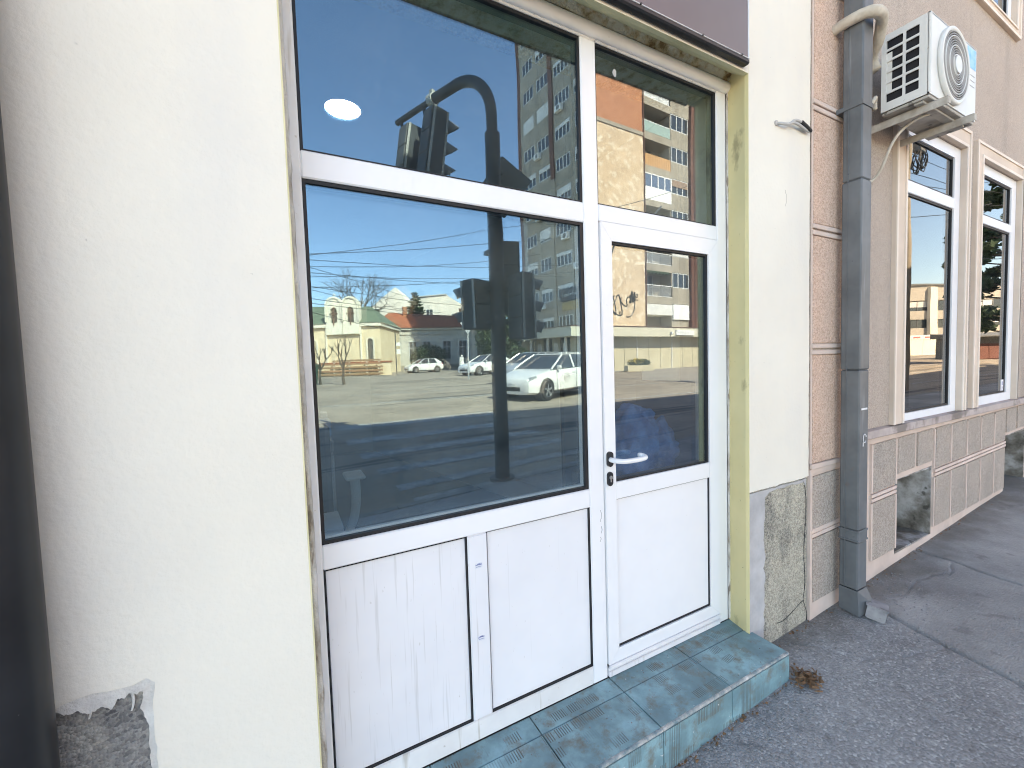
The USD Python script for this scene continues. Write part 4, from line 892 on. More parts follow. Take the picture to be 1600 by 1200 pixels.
# side panel with twelve slots
def yz_panel(poly, x0, x1):
    m = xz(poly, 0, 1)
    v, f = m
    w = np.stack([np.where(v[:, 1] > 0.5, x1, x0), v[:, 0], v[:, 2]], 1)
    return (w, f[:, ::-1])
side = sbox(AY0 + 0.001, AZ0, AY1, AZ1)
H = (AZ1 - AZ0)
for c, (ya, yb) in enumerate(((AY0 + 0.044, AY0 + 0.100), (AY0 + 0.112, AY1 - 0.022))):
    for r in range(6):
        za = AZ0 + 0.045 + r * 0.057
        side = side.difference(sbox(ya + 0.004, za + 0.004, yb - 0.004, za + 0.045 - 0.004).buffer(0.004))
put('side_grille', yz_panel(side, AX0, AX0 + 0.006), m_ac, ac)
put('pipe_cover', bx(AX0 + 0.0065, AX0 + 0.010, AY1 - 0.045, AY1 - 0.02, AZ0 + 0.10, AZ1 - 0.10), m_ac, ac)
FC = np.array([3.312, AY0 - 0.012, 2.922]); FR = 0.192
front = sbox(AX0, AZ0, AX1, AZ1).difference(shapely.Point(FC[0], FC[2]).buffer(FR - 0.012, 32))
put('front_panel', xz(front, AY0, AY0 + 0.01), m_ac, ac)
put('front_edge', rbx(AX0 - 0.001, AX0 + 0.012, AY0 - 0.003, AY0 + 0.012, AZ0 + 0.002, AZ1 - 0.002, 0.005), m_ac, ac)
def circ(r, y, n=56): return [(FC[0] + r * math.cos(t), y, FC[2] + r * math.sin(t)) for t in np.linspace(0, 2 * math.pi, n)]
fg = part('fan_grille', ac)
put('rim', tube(circ(FR - 0.004, AY0 - 0.010), 0.013, 8), m_ac, fg, smooth=True)
for k, r in enumerate(np.linspace(0.052, FR - 0.02, 11)):
    put('ring', tube(circ(r, AY0 - 0.016 - 0.006 * math.cos(r / FR * 1.5)), 0.0036, 5), m_acgrey if k % 4 else m_ac, fg)
for k in range(28):
    t = 2 * math.pi * k / 28
    put('spoke', tube([(FC[0] + r * math.cos(t), AY0 - 0.014, FC[2] + r * math.sin(t)) for r in (0.045, FR - 0.01)], 0.0022, 4), m_acgrey, fg)
put('hub', cyl((FC[0], AY0 - 0.024, FC[2]), (0, 1, 0), 0.045, 0.012, 28), m_ac, fg, smooth=40)
m_fan = flat('fan_grey', (0.22, 0.22, 0.22), rough=0.5)
fan = []
for k in range(4):
    t = 2 * math.pi * k / 4
    fan.append(hull([(FC[0] + r * math.cos(t + a), AY0 + 0.02 + 0.03 * dd, FC[2] + r * math.sin(t + a)) for r, a, dd in ((0.04, -0.3, 0), (0.04, 0.4, 0.6), (FR - 0.03, -0.1, 0), (FR - 0.03, 0.9, 1), (0.12, 0.6, 0.8))] ))
put('fan', fan, m_fan, ac)
put('label', bx(3.535, 3.665, AY0 - 0.0012, AY0 - 0.0003, 3.00, 3.11), m_blue, ac, label='light blue energy label')
put('label_lines', [bx(3.56, 3.65, AY0 - 0.001, AY0 - 0.0003, z, z + 0.004) for z in (2.90, 2.93, 2.96)], m_acgrey, ac)
put('service_cover', rbx(3.545, AX1 - 0.004, AY0 - 0.004, AY0 + 0.001, AZ0 + 0.02, AZ1 - 0.015, 0.002), m_ac, ac) if False else None
put('base_tray', rbx(AX0 + 0.008, AX1 - 0.004, AY0 + 0.004, AY1, AZ0 - 0.016, AZ0 - 0.001, 0.003), m_acunder, ac)
put('foot', rbx(3.05, 3.62, AY0 + 0.03, AY0 + 0.07, AZ0 - 0.028, AZ0 - 0.0165, 0.002), m_acunder, ac)
# thick insulated hose round the downpipe and thin drain hose
put('hose', tube(curve([(2.70, -0.13, 3.105), (2.690, -0.22, 3.105), (2.715, -0.296, 3.10), (2.79, -0.306, 3.10), (2.855, -0.28, 3.085), (2.915, -0.24, 3.04), (2.965, -0.20, 3.02), (3.0, -0.20, 2.95)], 60), 0.027 * (1 + 0.16 * fbm1(np.arange(60) * 0.6, 5)), 14), m_hose, ac, smooth=True)
put('drain_hose', tube(curve([(3.24, -0.35, 2.69), (3.20, -0.33, 2.675), (3.14, -0.27, 2.62), (3.10, -0.22, 2.50), (3.09, -0.18, 2.40), (3.07, -0.16, 2.37), (3.03, -0.15, 2.375)], 40), 0.008, 8), m_hose, ac, smooth=True)
for nm, xb, zt, lab in (('wall_bracket', 3.10, 2.686, 'beige steel bracket under the left side of the air conditioner'), ('wall_bracket', 3.47, 2.686, 'long beige steel bracket under the middle of the air conditioner')):
    b = thing(nm, lab, 'bracket', (xb, FY, zt - 0.05))
    zt2 = zt - (0.0 if xb < 3.3 else 0.0)
    put('arm', [rbx(xb - 0.018, xb + 0.018, -0.475, FY - 0.004, zt2 - 0.004, zt2, 0.001), rbx(xb - 0.018, xb - 0.014, -0.475, FY - 0.004, zt2 - 0.042, zt2 - 0.0045, 0.001), rbx(xb - 0.0135, xb + 0.018, -0.476, -0.472, zt2 - 0.035, zt2 - 0.0045, 0.001)], m_bracket, b)
    put('wall_plate', rbx(xb - 0.02, xb + 0.02, FY - 0.004, FY - 0.0003, zt2 - 0.32, zt2 + 0.01, 0.001), m_bracket, b)
    None and put('strut', tube([(xb, -0.36, zt2 - 0.03), (xb, FY - 0.01, zt2 - 0.09)], 0.008, 8), m_bracket, b)

# ================================================================== the other side of the street (seen in the glass)
YM = 0.03
def fl(mesh):
    """mirror across the facade: distances behind the glass become distances in front of it"""
    v, f = as_vf(mesh); w = v.copy(); w[:, 1] = YM - v[:, 1]
    return (w, f[:, ::-1])
def rp(x, y, z): return (x, YM - y, z)
class Frame:
    """local frame u (along a facade), v (away from the shop), z"""
    def __init__(s, o, deg):
        a = math.radians(deg); s.o = np.array([o[0], o[1], 0.0]); s.U = np.array([math.cos(a), math.sin(a), 0]); s.N = np.array([-math.sin(a), math.cos(a), 0])
    def __call__(s, mesh):
        v, f = as_vf(mesh)
        w = s.o + v[:, :1] * s.U + v[:, 1:2] * s.N; w[:, 2] = v[:, 2]
        return fl((w, f))
    def pt(s, u, v, z):
        w = s.o + u * s.U + v * s.N
        return rp(w[0], w[1], z)

m_conc = mat('tower_concrete', [(0.3, (0.25, 0.215, 0.165)), (0.7, (0.36, 0.315, 0.25))], scale=0.8, rough=0.9, streak=[(1.6, 0.55, 0.75, (0.17, 0.15, 0.12), 0.6, (1, 1, 0.10))], speck=[(6, 0.6, 0.75, (0.20, 0.175, 0.14), 0.5, W1)])
m_plast = mat('tower_plaster', [(0.3, (0.46, 0.34, 0.22)), (0.7, (0.58, 0.44, 0.295))], scale=0.9, rough=0.9, detail=8, patch=[(2.0, 0.54, 0.60, (0.68, 0.58, 0.44), 0.8, W1)], speck=[(5, 0.62, 0.72, (0.36, 0.27, 0.18), 0.5, W1)])
m_brick = mat('tower_brick', [(0.3, (0.33, 0.135, 0.065)), (0.7, (0.43, 0.195, 0.10))], scale=2.0, rough=0.9, patch=[(6, 0.63, 0.70, (0.5, 0.34, 0.22), 0.6, (1, 1, 2))])
m_brown = flat('brown_pier_paint', (0.115, 0.05, 0.035), rough=0.8, var=0.25)
m_orange = flat('orange_pier_paint', (0.46, 0.22, 0.135), rough=0.8, var=0.15)
m_winf = flat('pale_window_frame', (0.55, 0.55, 0.53), rough=0.5)
m_shut = flat('roller_shutter', (0.60, 0.58, 0.54), rough=0.6, var=0.12, scale=2)
m_shutb = flat('brown_shutter', (0.28, 0.19, 0.13), rough=0.6)
m_pane = usdkit.material(stage, '/World/Looks/far_pane', {'p': ('principled_bsdf', {'base_color': (0.035, 0.04, 0.045), 'roughness': 0.08, 'specular_ior_level': 0.7})}, [], surface='p.BSDF')
m_white = flat('white_paint', (0.70, 0.69, 0.66), rough=0.7)
m_pod = flat('podium_fascia', (0.52, 0.48, 0.37), rough=0.8, var=0.08, scale=1)
m_podw = mat('podium_wall', [(0.3, (0.42, 0.37, 0.25)), (0.7, (0.52, 0.46, 0.32))], scale=0.7, rough=0.8)
m_cream = mat('cream_render', [(0.3, (0.64, 0.52, 0.34)), (0.7, (0.74, 0.62, 0.43))], scale=0.8, rough=0.9)
m_creamw = flat('cream_trim', (0.74, 0.69, 0.57), rough=0.8)
m_green = mat('green_metal_roof', [(0.3, (0.11, 0.145, 0.10)), (0.7, (0.17, 0.205, 0.145))], scale=1.5, rough=0.6)
m_redroof = mat('red_tile_roof', [(0.3, (0.26, 0.085, 0.045)), (0.7, (0.40, 0.145, 0.075))], scale=5, rough=0.9, streak=[(3, 0.5, 0.7, (0.15, 0.06, 0.04), 0.6, (1, 1, 0.3))])
m_house = mat('old_house_render', [(0.3, (0.44, 0.41, 0.35)), (0.7, (0.56, 0.53, 0.46))], scale=0.6, rough=0.9)
m_whiteh = flat('white_house_render', (0.72, 0.66, 0.58), rough=0.9, var=0.06, scale=0.5)
m_modern = mat('beige_cladding', [(0.3, (0.38, 0.345, 0.29)), (0.7, (0.45, 0.41, 0.345))], scale=0.4, rough=0.8)
m_foliage = mat('dark_needles', [(0.2, (0.02, 0.035, 0.018)), (0.6, (0.045, 0.075, 0.035)), (0.9, (0.09, 0.12, 0.055))], scale=3, rough=0.8)
m_bush = mat('shrub_leaves', [(0.2, (0.03, 0.045, 0.02)), (0.6, (0.06, 0.085, 0.04)), (0.9, (0.14, 0.15, 0.06))], scale=4, rough=0.8)
m_bark = flat('bark', (0.10, 0.085, 0.07), rough=0.95, var=0.3)
m_pole = mat('dark_pole_paint', [(0.3, (0.035, 0.04, 0.046)), (0.7, (0.06, 0.066, 0.075))], scale=5, rough=0.5)
m_sigbody = flat('signal_housing', (0.055, 0.062, 0.07), rough=0.5, var=0.15)
m_siggrey = flat('signal_back', (0.15, 0.15, 0.145), rough=0.55, var=0.15)
m_sigedge = flat('signal_edge', (0.42, 0.42, 0.40), rough=0.5)
m_signback = flat('sign_back_grey', (0.42, 0.43, 0.43), rough=0.5)
m_carw = usdkit.material(stage, '/World/Looks/white_car_paint', {'p': ('principled_bsdf', {'base_color': (0.72, 0.71, 0.69), 'roughness': 0.3, 'coat_weight': 0.6})}, [], surface='p.BSDF')
m_cars = usdkit.material(stage, '/World/Looks/silver_car_paint', {'p': ('principled_bsdf', {'base_color': (0.50, 0.50, 0.50), 'roughness': 0.3, 'metallic': 0.4, 'coat_weight': 0.6})}, [], surface='p.BSDF')
m_tyre = flat('tyre', (0.02, 0.02, 0.02), rough=0.8)
m_rim = flat('alloy_rim', (0.45, 0.45, 0.46), rough=0.3, metal=0.7)
m_red = flat('red_lens', (0.45, 0.02, 0.02), rough=0.3)
m_lens = flat('head_lamp', (0.22, 0.24, 0.26), rough=0.1)
def gz(xv, yv): return float(road_z(xv, YM - yv))

# ------------------------------------------------------------------ tower block
TF = Frame((21.53, 25.14), 2.5)
tw = thing('tower_block', 'tall concrete apartment tower with blank plaster side and stacked balconies', 'building', TF.pt(6, 5, 0.3))
TOP = 36.5
put('body', TF([bx(0.10, 5.93, 0.0, 10, 0.2, TOP), bx(5.9301, 9.42, 1.4, 9.99, 0.2, TOP), bx(9.4201, 22, 0.12, 9.98, 0.2, TOP)]), m_conc, tw)
put('gable_plaster', TF(bx(0.0, 5.90, -0.05, -0.001, 4.0, 20.02)), m_plast, tw)
put('gable_beam', TF(bx(0.0, 5.93, -0.12, -0.001, 20.03, 20.33)), m_conc, tw)
put('gable_brick', TF(bx(0.0, 5.90, -0.04, -0.001, 20.34, TOP)), m_brick, tw, label='bare red brick upper part of the blank wall')
put('roof_slab', TF(bx(-0.3, 22.3, -0.4, 10.3, TOP, TOP + 0.4)), m_conc, tw)
put('corner_pier', TF(bx(-0.02, 0.0999, 9.5, 10.02, 3.9, TOP)), m_brown, tw)
put('pier', TF(bx(-0.10, 0.0999, 4.40, 4.90, 17.0, TOP)), m_brown, tw)
put('pier', TF(bx(-0.08, 0.0999, 4.40, 4.90, 3.9, 16.99)), m_conc, tw)
def far_window(F, par, face, a, b, z0, z1, nm, shut=0.0, sm=None, d=0.12):
    """face 'v': window lies in the plane u = const, a..b along v;  face 'u': in the plane v = const"""
    w = part('window', par)
    def B(p0, p1, q0, q1, za, zb): return bx(q0, q1, p0, p1, za, zb) if face == 'v' else bx(p0, p1, q0, q1, za, zb)
    fr = [B(a, a + 0.07, -d, -d + 0.06, z0, z1), B(b - 0.07, b, -d, -d + 0.06, z0, z1), B(a + 0.07, b - 0.07, -d, -d + 0.06, z0, z0 + 0.07), B(a + 0.07, b - 0.07, -d, -d + 0.06, z1 - 0.07, z1)]
    for k in range(1, nm):
        c = a + (b - a) * k / nm
        fr.append(B(c - 0.045, c + 0.045, -d, -d + 0.05, z0 + 0.07, z1 - 0.07))
    return w, fr, B
def side_window(a, b, z0, z1, nm, shut=0.0, sm=m_shut):
    w = part('window', tw)
    X0, X1 = 0.02, 0.08
    fr = [bx(X0, X1, a, a + 0.07, z0, z1), bx(X0, X1, b - 0.07, b, z0, z1), bx(X0, X1, a + 0.07, b - 0.07, z0, z0 + 0.07), bx(X0, X1, a + 0.07, b - 0.07, z1 - 0.07, z1)]
    fr += [bx(X0 + 0.005, X1, a + (b - a) * k / nm - 0.05, a + (b - a) * k / nm + 0.05, z0 + 0.07, z1 - 0.07) for k in range(1, nm)]
    put('frame', TF(fr), m_winf, w)
    put('pane', TF(bx(X1 - 0.015, X1 + 0.01, a + 0.01, b - 0.01, z0 + 0.01, z1 - 0.01)), m_pane, w)
    if shut > 0.02: put('shutter', TF(bx(X0 - 0.01, X0 + 0.012, a + 0.07, b - 0.07, z1 - 0.07 - (z1 - z0 - 0.14) * shut, z1 - 0.07)), sm, w)
def front_window(a, b, z0, z1, nm, shut=0.0, sm=m_shut, y=0.02, par=None):
    w = part('window', par or tw)
    Y0, Y1 = y, y + 0.06
    fr = [bx(a, a + 0.07, Y0, Y1, z0, z1), bx(b - 0.07, b, Y0, Y1, z0, z1), bx(a + 0.07, b - 0.07, Y0, Y1, z0, z0 + 0.07), bx(a + 0.07, b - 0.07, Y0, Y1, z1 - 0.07, z1)]
    fr += [bx(a + (b - a) * k / nm - 0.05, a + (b - a) * k / nm + 0.05, Y0 + 0.005, Y1, z0 + 0.07, z1 - 0.07) for k in range(1, nm)]
    put('frame', TF(fr), m_winf, w)
    put('pane', TF(bx(a + 0.01, b - 0.01, Y1 - 0.015, Y1 + 0.01, z0 + 0.01, z1 - 0.01)), m_pane, w)
    if shut > 0.02: put('shutter', TF(bx(a + 0.07, b - 0.07, Y0 - 0.01, Y0 + 0.012, z1 - 0.07 - (z1 - z0 - 0.14) * shut, z1 - 0.07)), sm, w)
def small_ac(F, u, v, z, face):
    s = (0.28, 0.75, 0.55)
    if face == 'v': m = [rbx(-0.36, -0.06, v, v + 0.75, z, z + 0.52, 0.02)]; hubc = ((-0.365, v + 0.3, z + 0.26), (1, 0, 0))
    put('condenser', F(m), m_white, tw)
    put('condenser_fan', F(cyl(*hubc, 0.19, 0.02, 16)), m_siggrey, tw)
r_ = np.random.default_rng(11)
rowz = [4.2 + 2.65 * k for k in range(12)]
shut_tab = {(7, 2): 1.0, (7, 3): 1.0, (6, 2): 0.0, (5, 2): 0.35, (5, 3): 0.35, (3, 0): 0.9, (2, 0): 0.8, (3, 2): 0.85, (2, 1): 0.2}
for k, z in enumerate(rowz):
    # spandrel panels proud of the window line
    zt = z + 2.65
    for (a, b) in ((0.0, 4.395), (4.905, 9.495)):
        n = 3
        for j in range(n):
            va, vb = a + (b - a) * j / n + 0.008, a + (b - a) * (j + 1) / n - 0.008
            put('spandrel', TF(bx(0.0, 0.0995, va, vb, z + 1.16, zt - 0.012)), m_conc, tw)
    for (a, b) in ((0.0, 0.98), (1.77, 2.35), (4.27, 4.395), (4.905, 4.98), (6.72, 7.18), (9.02, 9.495)):
        put('pier_panel', TF(bx(0.01, 0.0995, a, b, z - 0.011, z + 1.159)), m_conc, tw)
    for j, (a, b, nm) in enumerate(((1.0, 1.75, 2), (2.37, 4.25, 4), (5.0, 6.7, 3), (7.2, 9.0, 3))):
        side_window(a, b, z, z + 1.15, nm, shut_tab.get((k, j), float(r_.choice([0, 0, 0, 0.25, 0.5]))))
for (v, k) in ((6.15, 6), (3.1, 7), (6.1, 4), (2.4, 3), (6.0, 1), (1.1, 2)):
    small_ac(TF, 0, v, rowz[k] - 0.62, 'v')
# dark shop board with illegible pale strokes on the shaded side
put('board', TF(bx(-0.16, -0.001, 1.2, 3.75, 6.55, 7.55)), flat('board_dark', (0.045, 0.045, 0.05), rough=0.6), tw, label='dark sign board with pale lettering')
ls = []
for k in range(9):
    v0 = 3.45 - k * 0.24
    ls.append(bx(-0.166, -0.1605, v0 - 0.035, v0, 6.95, 7.12 + 0.14 * (k in (0, 3, 5))))
    if k in (1, 2, 4, 6, 8): ls.append(bx(-0.166, -0.1605, v0 - 0.15, v0 - 0.036, 7.08, 7.12))
    if k in (1, 2, 6): ls.append(bx(-0.166, -0.1605, v0 - 0.15, v0 - 0.036, 6.95, 6.985))
put('board_lettering', TF(ls), m_shut, tw)
put('board', TF(bx(-0.10, -0.001, 1.4, 3.6, 5.75, 6.45)), flat('board_ochre', (0.33, 0.24, 0.10), rough=0.7), tw)
# front: balconies and windows
bz = [6.69 + 2.78 * k for k in range(11)]
for k, z in enumerate(bz):
    put('balcony_slab', TF(bx(5.935, 9.415, -0.02, 1.39, z - 0.62, z)), m_conc, tw)
    if k < 10:
        w = part('balcony_door', tw)
        put('frame', TF([bx(6.2, 8.4, 1.33, 1.39, z + 0.1, z + 0.17), bx(6.2, 6.28, 1.33, 1.39, z + 0.17, z + 2.05), bx(7.0, 7.1, 1.33, 1.39, z + 0.17, z + 2.05), bx(7.7, 7.8, 1.33, 1.39, z + 0.17, z + 2.05), bx(8.32, 8.4, 1.33, 1.39, z + 0.17, z + 2.05)]), m_winf, w)
        put('pane', TF(bx(6.28, 8.32, 1.365, 1.385, z + 0.17, z + 2.04)), m_pane, w)
def rail(z, style):
    b = part('balcony', tw)
    if style in ('bars', 'slats'):
        g_, wd = (0.13, 0.022) if style == 'bars' else (0.115, 0.08)
        put('bars', TF([bx(5.97 + g_ * i, 5.97 + g_ * i + wd, 0.02, 0.045, z + 0.06, z + 0.95) for i in range(int(3.4 / g_))]), m_white, b)
        put('hand_rail', TF([bx(5.94, 9.41, 0.01, 0.06, z + 0.95, z + 1.0), bx(5.94, 9.41, 0.01, 0.06, z + 0.02, z + 0.06)]), m_white, b)
    elif style == 'glass':
        put('panel', TF(bx(5.96, 9.40, 0.02, 0.04, z + 0.05, z + 0.9)), flat('green_balcony_glass', (0.30, 0.38, 0.33), rough=0.2), b)
        put('hand_rail', TF(bx(5.94, 9.41, 0.01, 0.06, z + 0.9, z + 0.95)), m_white, b)
    elif style == 'orange':
        for i in range(12):
            put('board', TF(bx(5.95 + i * 0.288, 5.95 + i * 0.288 + 0.27, 0.01, 0.04, z + 0.02, z + 0.98)), m_orangeb, b)
    elif style == 'closed':
        put('panel', TF(bx(5.94, 9.41, -0.03, 0.03, z - 0.1, z + 1.0)), m_white, b)
        put('frame', TF([bx(5.94 + i * 0.85, 6.05 + i * 0.85, -0.02, 0.04, z + 1.0, z + 2.14) for i in range(5)] + [bx(5.94, 9.41, -0.02, 0.04, z + 2.05, z + 2.15)]), m_white, b)
        put('pane', TF(bx(6.0, 9.38, 0.0, 0.02, z + 1.0, z + 2.05)), flat('sky_tinted_pane', (0.10, 0.13, 0.19), rough=0.08, spec=0.8, var=0.03), b)
m_orangeb = flat('orange_boards', (0.46, 0.25, 0.10), rough=0.7)
for z, s in zip(bz, ('bars', 'bars', 'bars', 'closed', 'orange', 'glass', 'slats', 'bars', 'glass', 'bars')):
    rail(z, s)
put('awning_plants', TF([bx(6.0 + 0.15 * i, 6.12 + 0.15 * i, -0.05, 0.15, 8.62 + 0.05 * ((i * 7) % 3), 8.86) for i in range(20)]), m_bush, tw)
wz = [7.59 + 2.79 * k for k in range(10)]
sh = [0.0, 1.0, 0.0, 0.5, 0.0, 0.0, 0.3, 0, 0.4, 0]
for k, z in enumerate(wz):
    front_window(9.5, 11.85, z, z + 1.33, 3, sh[k], m_shutb if k == 3 else m_shut)
    put('spandrel', TF(bx(9.43, 11.88, 0.0, 0.119, z + 1.34, z + 2.78)), m_conc, tw)
put('spandrel', TF(bx(9.43, 11.88, 0.0, 0.119, 6.15, 7.58)), m_conc, tw)
put('white_panel', TF(bx(9.5, 11.8, -0.03, 0.119, 4.78, 6.12)), m_white, tw)
put('grey_panel', TF(bx(5.94, 9.40, -0.03, 1.3, 5.13, 6.04)), m_shut, tw)
put('pier', TF(bx(11.92, 12.36, -0.25, 0.119, 4.0, TOP)), m_brown, tw)
put('pier', TF(bx(12.37, 13.05, -0.60, 0.119, 4.0, 26.0)), m_orange, tw)
put('drain_pipe', TF(tube([(5.91, -0.12, 4.0), (5.91, -0.12, TOP)], 0.05, 8)), m_brown, tw)
for k in range(6):
    front_window(14 + 0.0, 16.5, wz[k], wz[k] + 1.33, 3, 0.2 * (k % 3))
# graffiti on the blank wall: dark looping strokes
gp = part('graffiti', tw)
def stroke(pts, w=0.05):
    p = curve([(u, -0.058, z) for u, z in pts], 40)
    return tube(p, w, 5)
gs = [[(1.9, 6.4), (2.1, 5.3), (2.35, 5.0), (2.25, 6.1), (2.0, 6.5)], [(2.3, 6.5), (2.6, 5.0), (3.0, 4.95), (2.95, 6.1), (2.75, 6.6), (2.5, 6.4)], [(3.1, 6.4), (3.2, 5.9), (3.7, 5.75), (3.65, 6.2), (3.9, 6.5), (4.0, 6.0)],
      [(4.0, 6.6), (4.5, 6.4), (4.55, 5.6), (4.2, 5.0), (3.6, 4.85)], [(2.9, 5.3), (2.95, 4.95), (3.2, 5.1)], [(1.9, 5.4), (2.5, 6.3)]]
for s in gs: put('stroke', TF(stroke(s)), m_black, gp)
put('scribble', TF([stroke([(4.15, 6.0), (4.3, 6.75), (4.4, 6.1), (4.55, 6.8), (4.6, 6.2)], 0.07), stroke([(4.3, 6.2), (4.75, 6.3), (5.0, 6.25)], 0.04), stroke([(4.85, 6.5), (4.78, 6.68), (4.88, 6.78), (4.95, 6.6), (4.85, 6.5)], 0.03)]), m_black, gp)

# ------------------------------------------------------------------ podium in front of the tower
pdm = thing('podium', 'low flat roofed shop wing with wide beige fascia in front of the tower', 'building', TF.pt(4, 0, 0.3))
put('fascia', TF([bx(-3.92, 13.2, -2.19, -1.6, 3.08, 3.82), bx(-3.92, -3.3, -1.5999, 7.15, 3.08, 3.82)]), m_pod, pdm)
put('roof', TF(bx(-3.299, 13.2, -1.599, 7.1, 3.30, 3.78)), m_pod, pdm)
put('soffit_board', TF(bx(-3.29, 13.1, -1.59, 7.0, 3.22, 3.29)), m_conc, pdm)
put('coping', TF([bx(-3.97, 13.25, -2.24, -2.1, 3.825, 3.87), bx(-3.97, -3.8, -2.09, 7.2, 3.825, 3.87)]), m_brown, pdm)
for i in range(11):
    u0 = -2.2 + i * 1.4
    put('wall_panel', TF(bx(u0 + 0.02, u0 + 1.38, -1.3, -1.2, 0.3, 3.2)), m_podw, pdm)
    if i in (1, 4, 7): put('mullion', TF(bx(u0 - 0.03, u0 + 0.03, -1.36, -1.301, 0.3, 3.2)), m_white, pdm)
for i in range(7):
    v0 = -1.1 + i * 1.15
    front = m_pane if i % 2 else m_podw
    put('shop_window', TF(bx(-2.3, -2.22, v0 + 0.06, v0 + 1.09, 0.9, 3.1)), front, pdm)
    put('wall_panel', TF(bx(-2.32, -2.2, v0 + 0.02, v0 + 1.13, 0.2, 0.85)), m_conc, pdm)
    put('column', TF(cyl((-3.1, v0 + 0.6, 1.7), (0, 0, 1), 0.11, 3.1, 12)), m_white, pdm) if i % 2 == 0 else None
    put('poster', TF(bx(-2.36, -2.33, v0 + 0.25, v0 + 0.75, 1.2, 2.7)), m_white, pdm) if i in (1, 2, 4) else None
put('name_board', TF(bx(7.0, 9.4, -2.30, -2.192, 3.20, 3.62)), m_white, pdm, label='pale name board on the fascia')
put('name_board_print', TF([bx(7.15 + 0.2 * k, 7.27 + 0.2 * k, -2.307, -2.301, 3.33, 3.48) for k in range(9)]), m_winf, pdm)
put('wall_lamp', TF(bx(6.3, 6.45, -2.4, -2.192, 3.25, 3.45)), m_white, pdm)
put('floor_plinth', TF(bx(-4.0, 13.4, -2.3, 7.2, 0.0, 0.42)), m_kerb, pdm)
pbx = thing('planter_box', 'long low planter with small bright shrubs before the beige shop wing', 'planter', TF.pt(1.6, -3.2, 0.3))
put('trough', TF(bx(0.2, 3.0, -3.4, -3.0, 0.2, 0.85)), m_podw, pbx)
def leafcloud(c, r, n, s, seed, flatz=1.0, shell=0.35):
    q = np.random.default_rng(seed)
    d = q.standard_normal((n, 3)); d /= np.linalg.norm(d, axis=1, keepdims=True)
    rad = (shell + (1 - shell) * q.random(n)) ** 0.7
    p = np.asarray(c) + d * rad[:, None] * np.asarray(r)
    a = q.standard_normal((n, 3)); a[:, 2] *= flatz; a /= np.linalg.norm(a, axis=1, keepdims=True)
    b = np.cross(a, q.standard_normal((n, 3))); b /= np.linalg.norm(b, axis=1, keepdims=True)
    sz = s * (0.6 + 0.8 * q.random(n))[:, None]
    V = np.stack([p - a * sz * 0.5, p + b * sz * 0.42, p + a * sz, p - b * sz * 0.42], 1).reshape(-1, 3)
    i = np.arange(n) * 4
    return (V, np.vstack([np.stack([i, i + 1, i + 2], 1), np.stack([i, i + 2, i + 3], 1)]))
m_yel = flat('yellow_flowers', (0.55, 0.40, 0.05), rough=0.8)
put('shrub', TF(leafcloud((1.6, -3.2, 1.05), (1.3, 0.2, 0.28), 500, 0.12, 5)), m_bush, pbx)
put('flowers', TF(leafcloud((1.2, -3.25, 1.15), (0.9, 0.2, 0.2), 90, 0.09, 6)), m_yel, pbx)

# ------------------------------------------------------------------ church-like hall with twin round gables
CF = Frame((2.2, 48.8), -28.0)
ch_ = thing('church_hall', 'cream hall with twin round topped gables, crosses and green roof', 'building', CF.pt(3, 3, 0.5))
put('wall', CF(bx(-6, 7.6, 0, 8, 0.2, 5.75)), m_cream, ch_)
put('cornice', CF([bx(-6.2, 2.1, -0.25, 8.1, 5.76, 6.1), bx(5.55, 7.8, -0.25, 8.1, 5.76, 6.1)]), m_creamw, ch_)
put('roof', CF(hull([(-6.4, -0.3, 6.11), (7.9, -0.3, 6.11), (-6.4, 8.3, 6.11), (7.9, 8.3, 6.11), (-4, 4, 8.6), (5.5, 4, 8.3)])), m_green, ch_)
for i, u0 in enumerate((2.15, 3.86)):
    s = unary_union([sbox(u0, 5.0, u0 + 1.66, 7.95), shapely.Point(u0 + 0.83, 7.95).buffer(0.83, 16)])
    wn = unary_union([sbox(u0 + 0.5, 6.2, u0 + 1.16, 7.4), shapely.Point(u0 + 0.83, 7.4).buffer(0.33, 12)])
    gb = part('gable', ch_)
    put('wall', CF(xz(s.difference(wn), -0.32, 0.6)), m_creamw, gb)
    put('arch_moulding', CF(xz(s.buffer(0.06).difference(s.buffer(-0.12)).intersection(sbox(-9, 6.3, 99, 99)), -0.42, -0.321)), m_creamw, gb)
    put('pane', CF(xz(wn, -0.1, -0.05)), m_pane, gb)
    put('cross', CF([bx(u0 + 0.78, u0 + 0.88, -0.40, -0.33, 5.95, 7.75), bx(u0 + 0.42, u0 + 1.24, -0.40, -0.33, 7.05, 7.15)]), m_brown, gb)
    if i == 0: put('finial', CF([bx(u0 + 0.79, u0 + 0.87, -0.1, 0, 8.78, 9.25), bx(u0 + 0.66, u0 + 1.0, -0.1, 0, 9.0, 9.08)]), m_white, gb)
for u0 in (-1.3, 0.25, 6.1):
    s = unary_union([sbox(u0, 1.6, u0 + 0.85, 4.2), shapely.Point(u0 + 0.425, 4.2).buffer(0.425, 12)])
    a = part('arched_window', ch_)
    put('pane', CF(xz(s.buffer(-0.14), -0.03, 0.0)), flat('blind_arch', (0.52, 0.42, 0.28), rough=0.9) if u0 < 1 else m_pane, a)
    put('frame', CF(xz(s.difference(s.buffer(-0.14)), -0.12, -0.001)), m_creamw, a)
put('pilaster', CF([bx(2.0, 2.15, -0.2, -0.001, 1.2, 5.75), bx(5.52, 5.67, -0.2, -0.001, 1.2, 5.75)]), m_creamw, ch_)
BF = Frame((3.6, 40.4), -28.0)
fe = thing('board_fence', 'low fence of brown horizontal boards in front of the cream hall', 'fence', BF.pt(2.5, 0, 0.5))
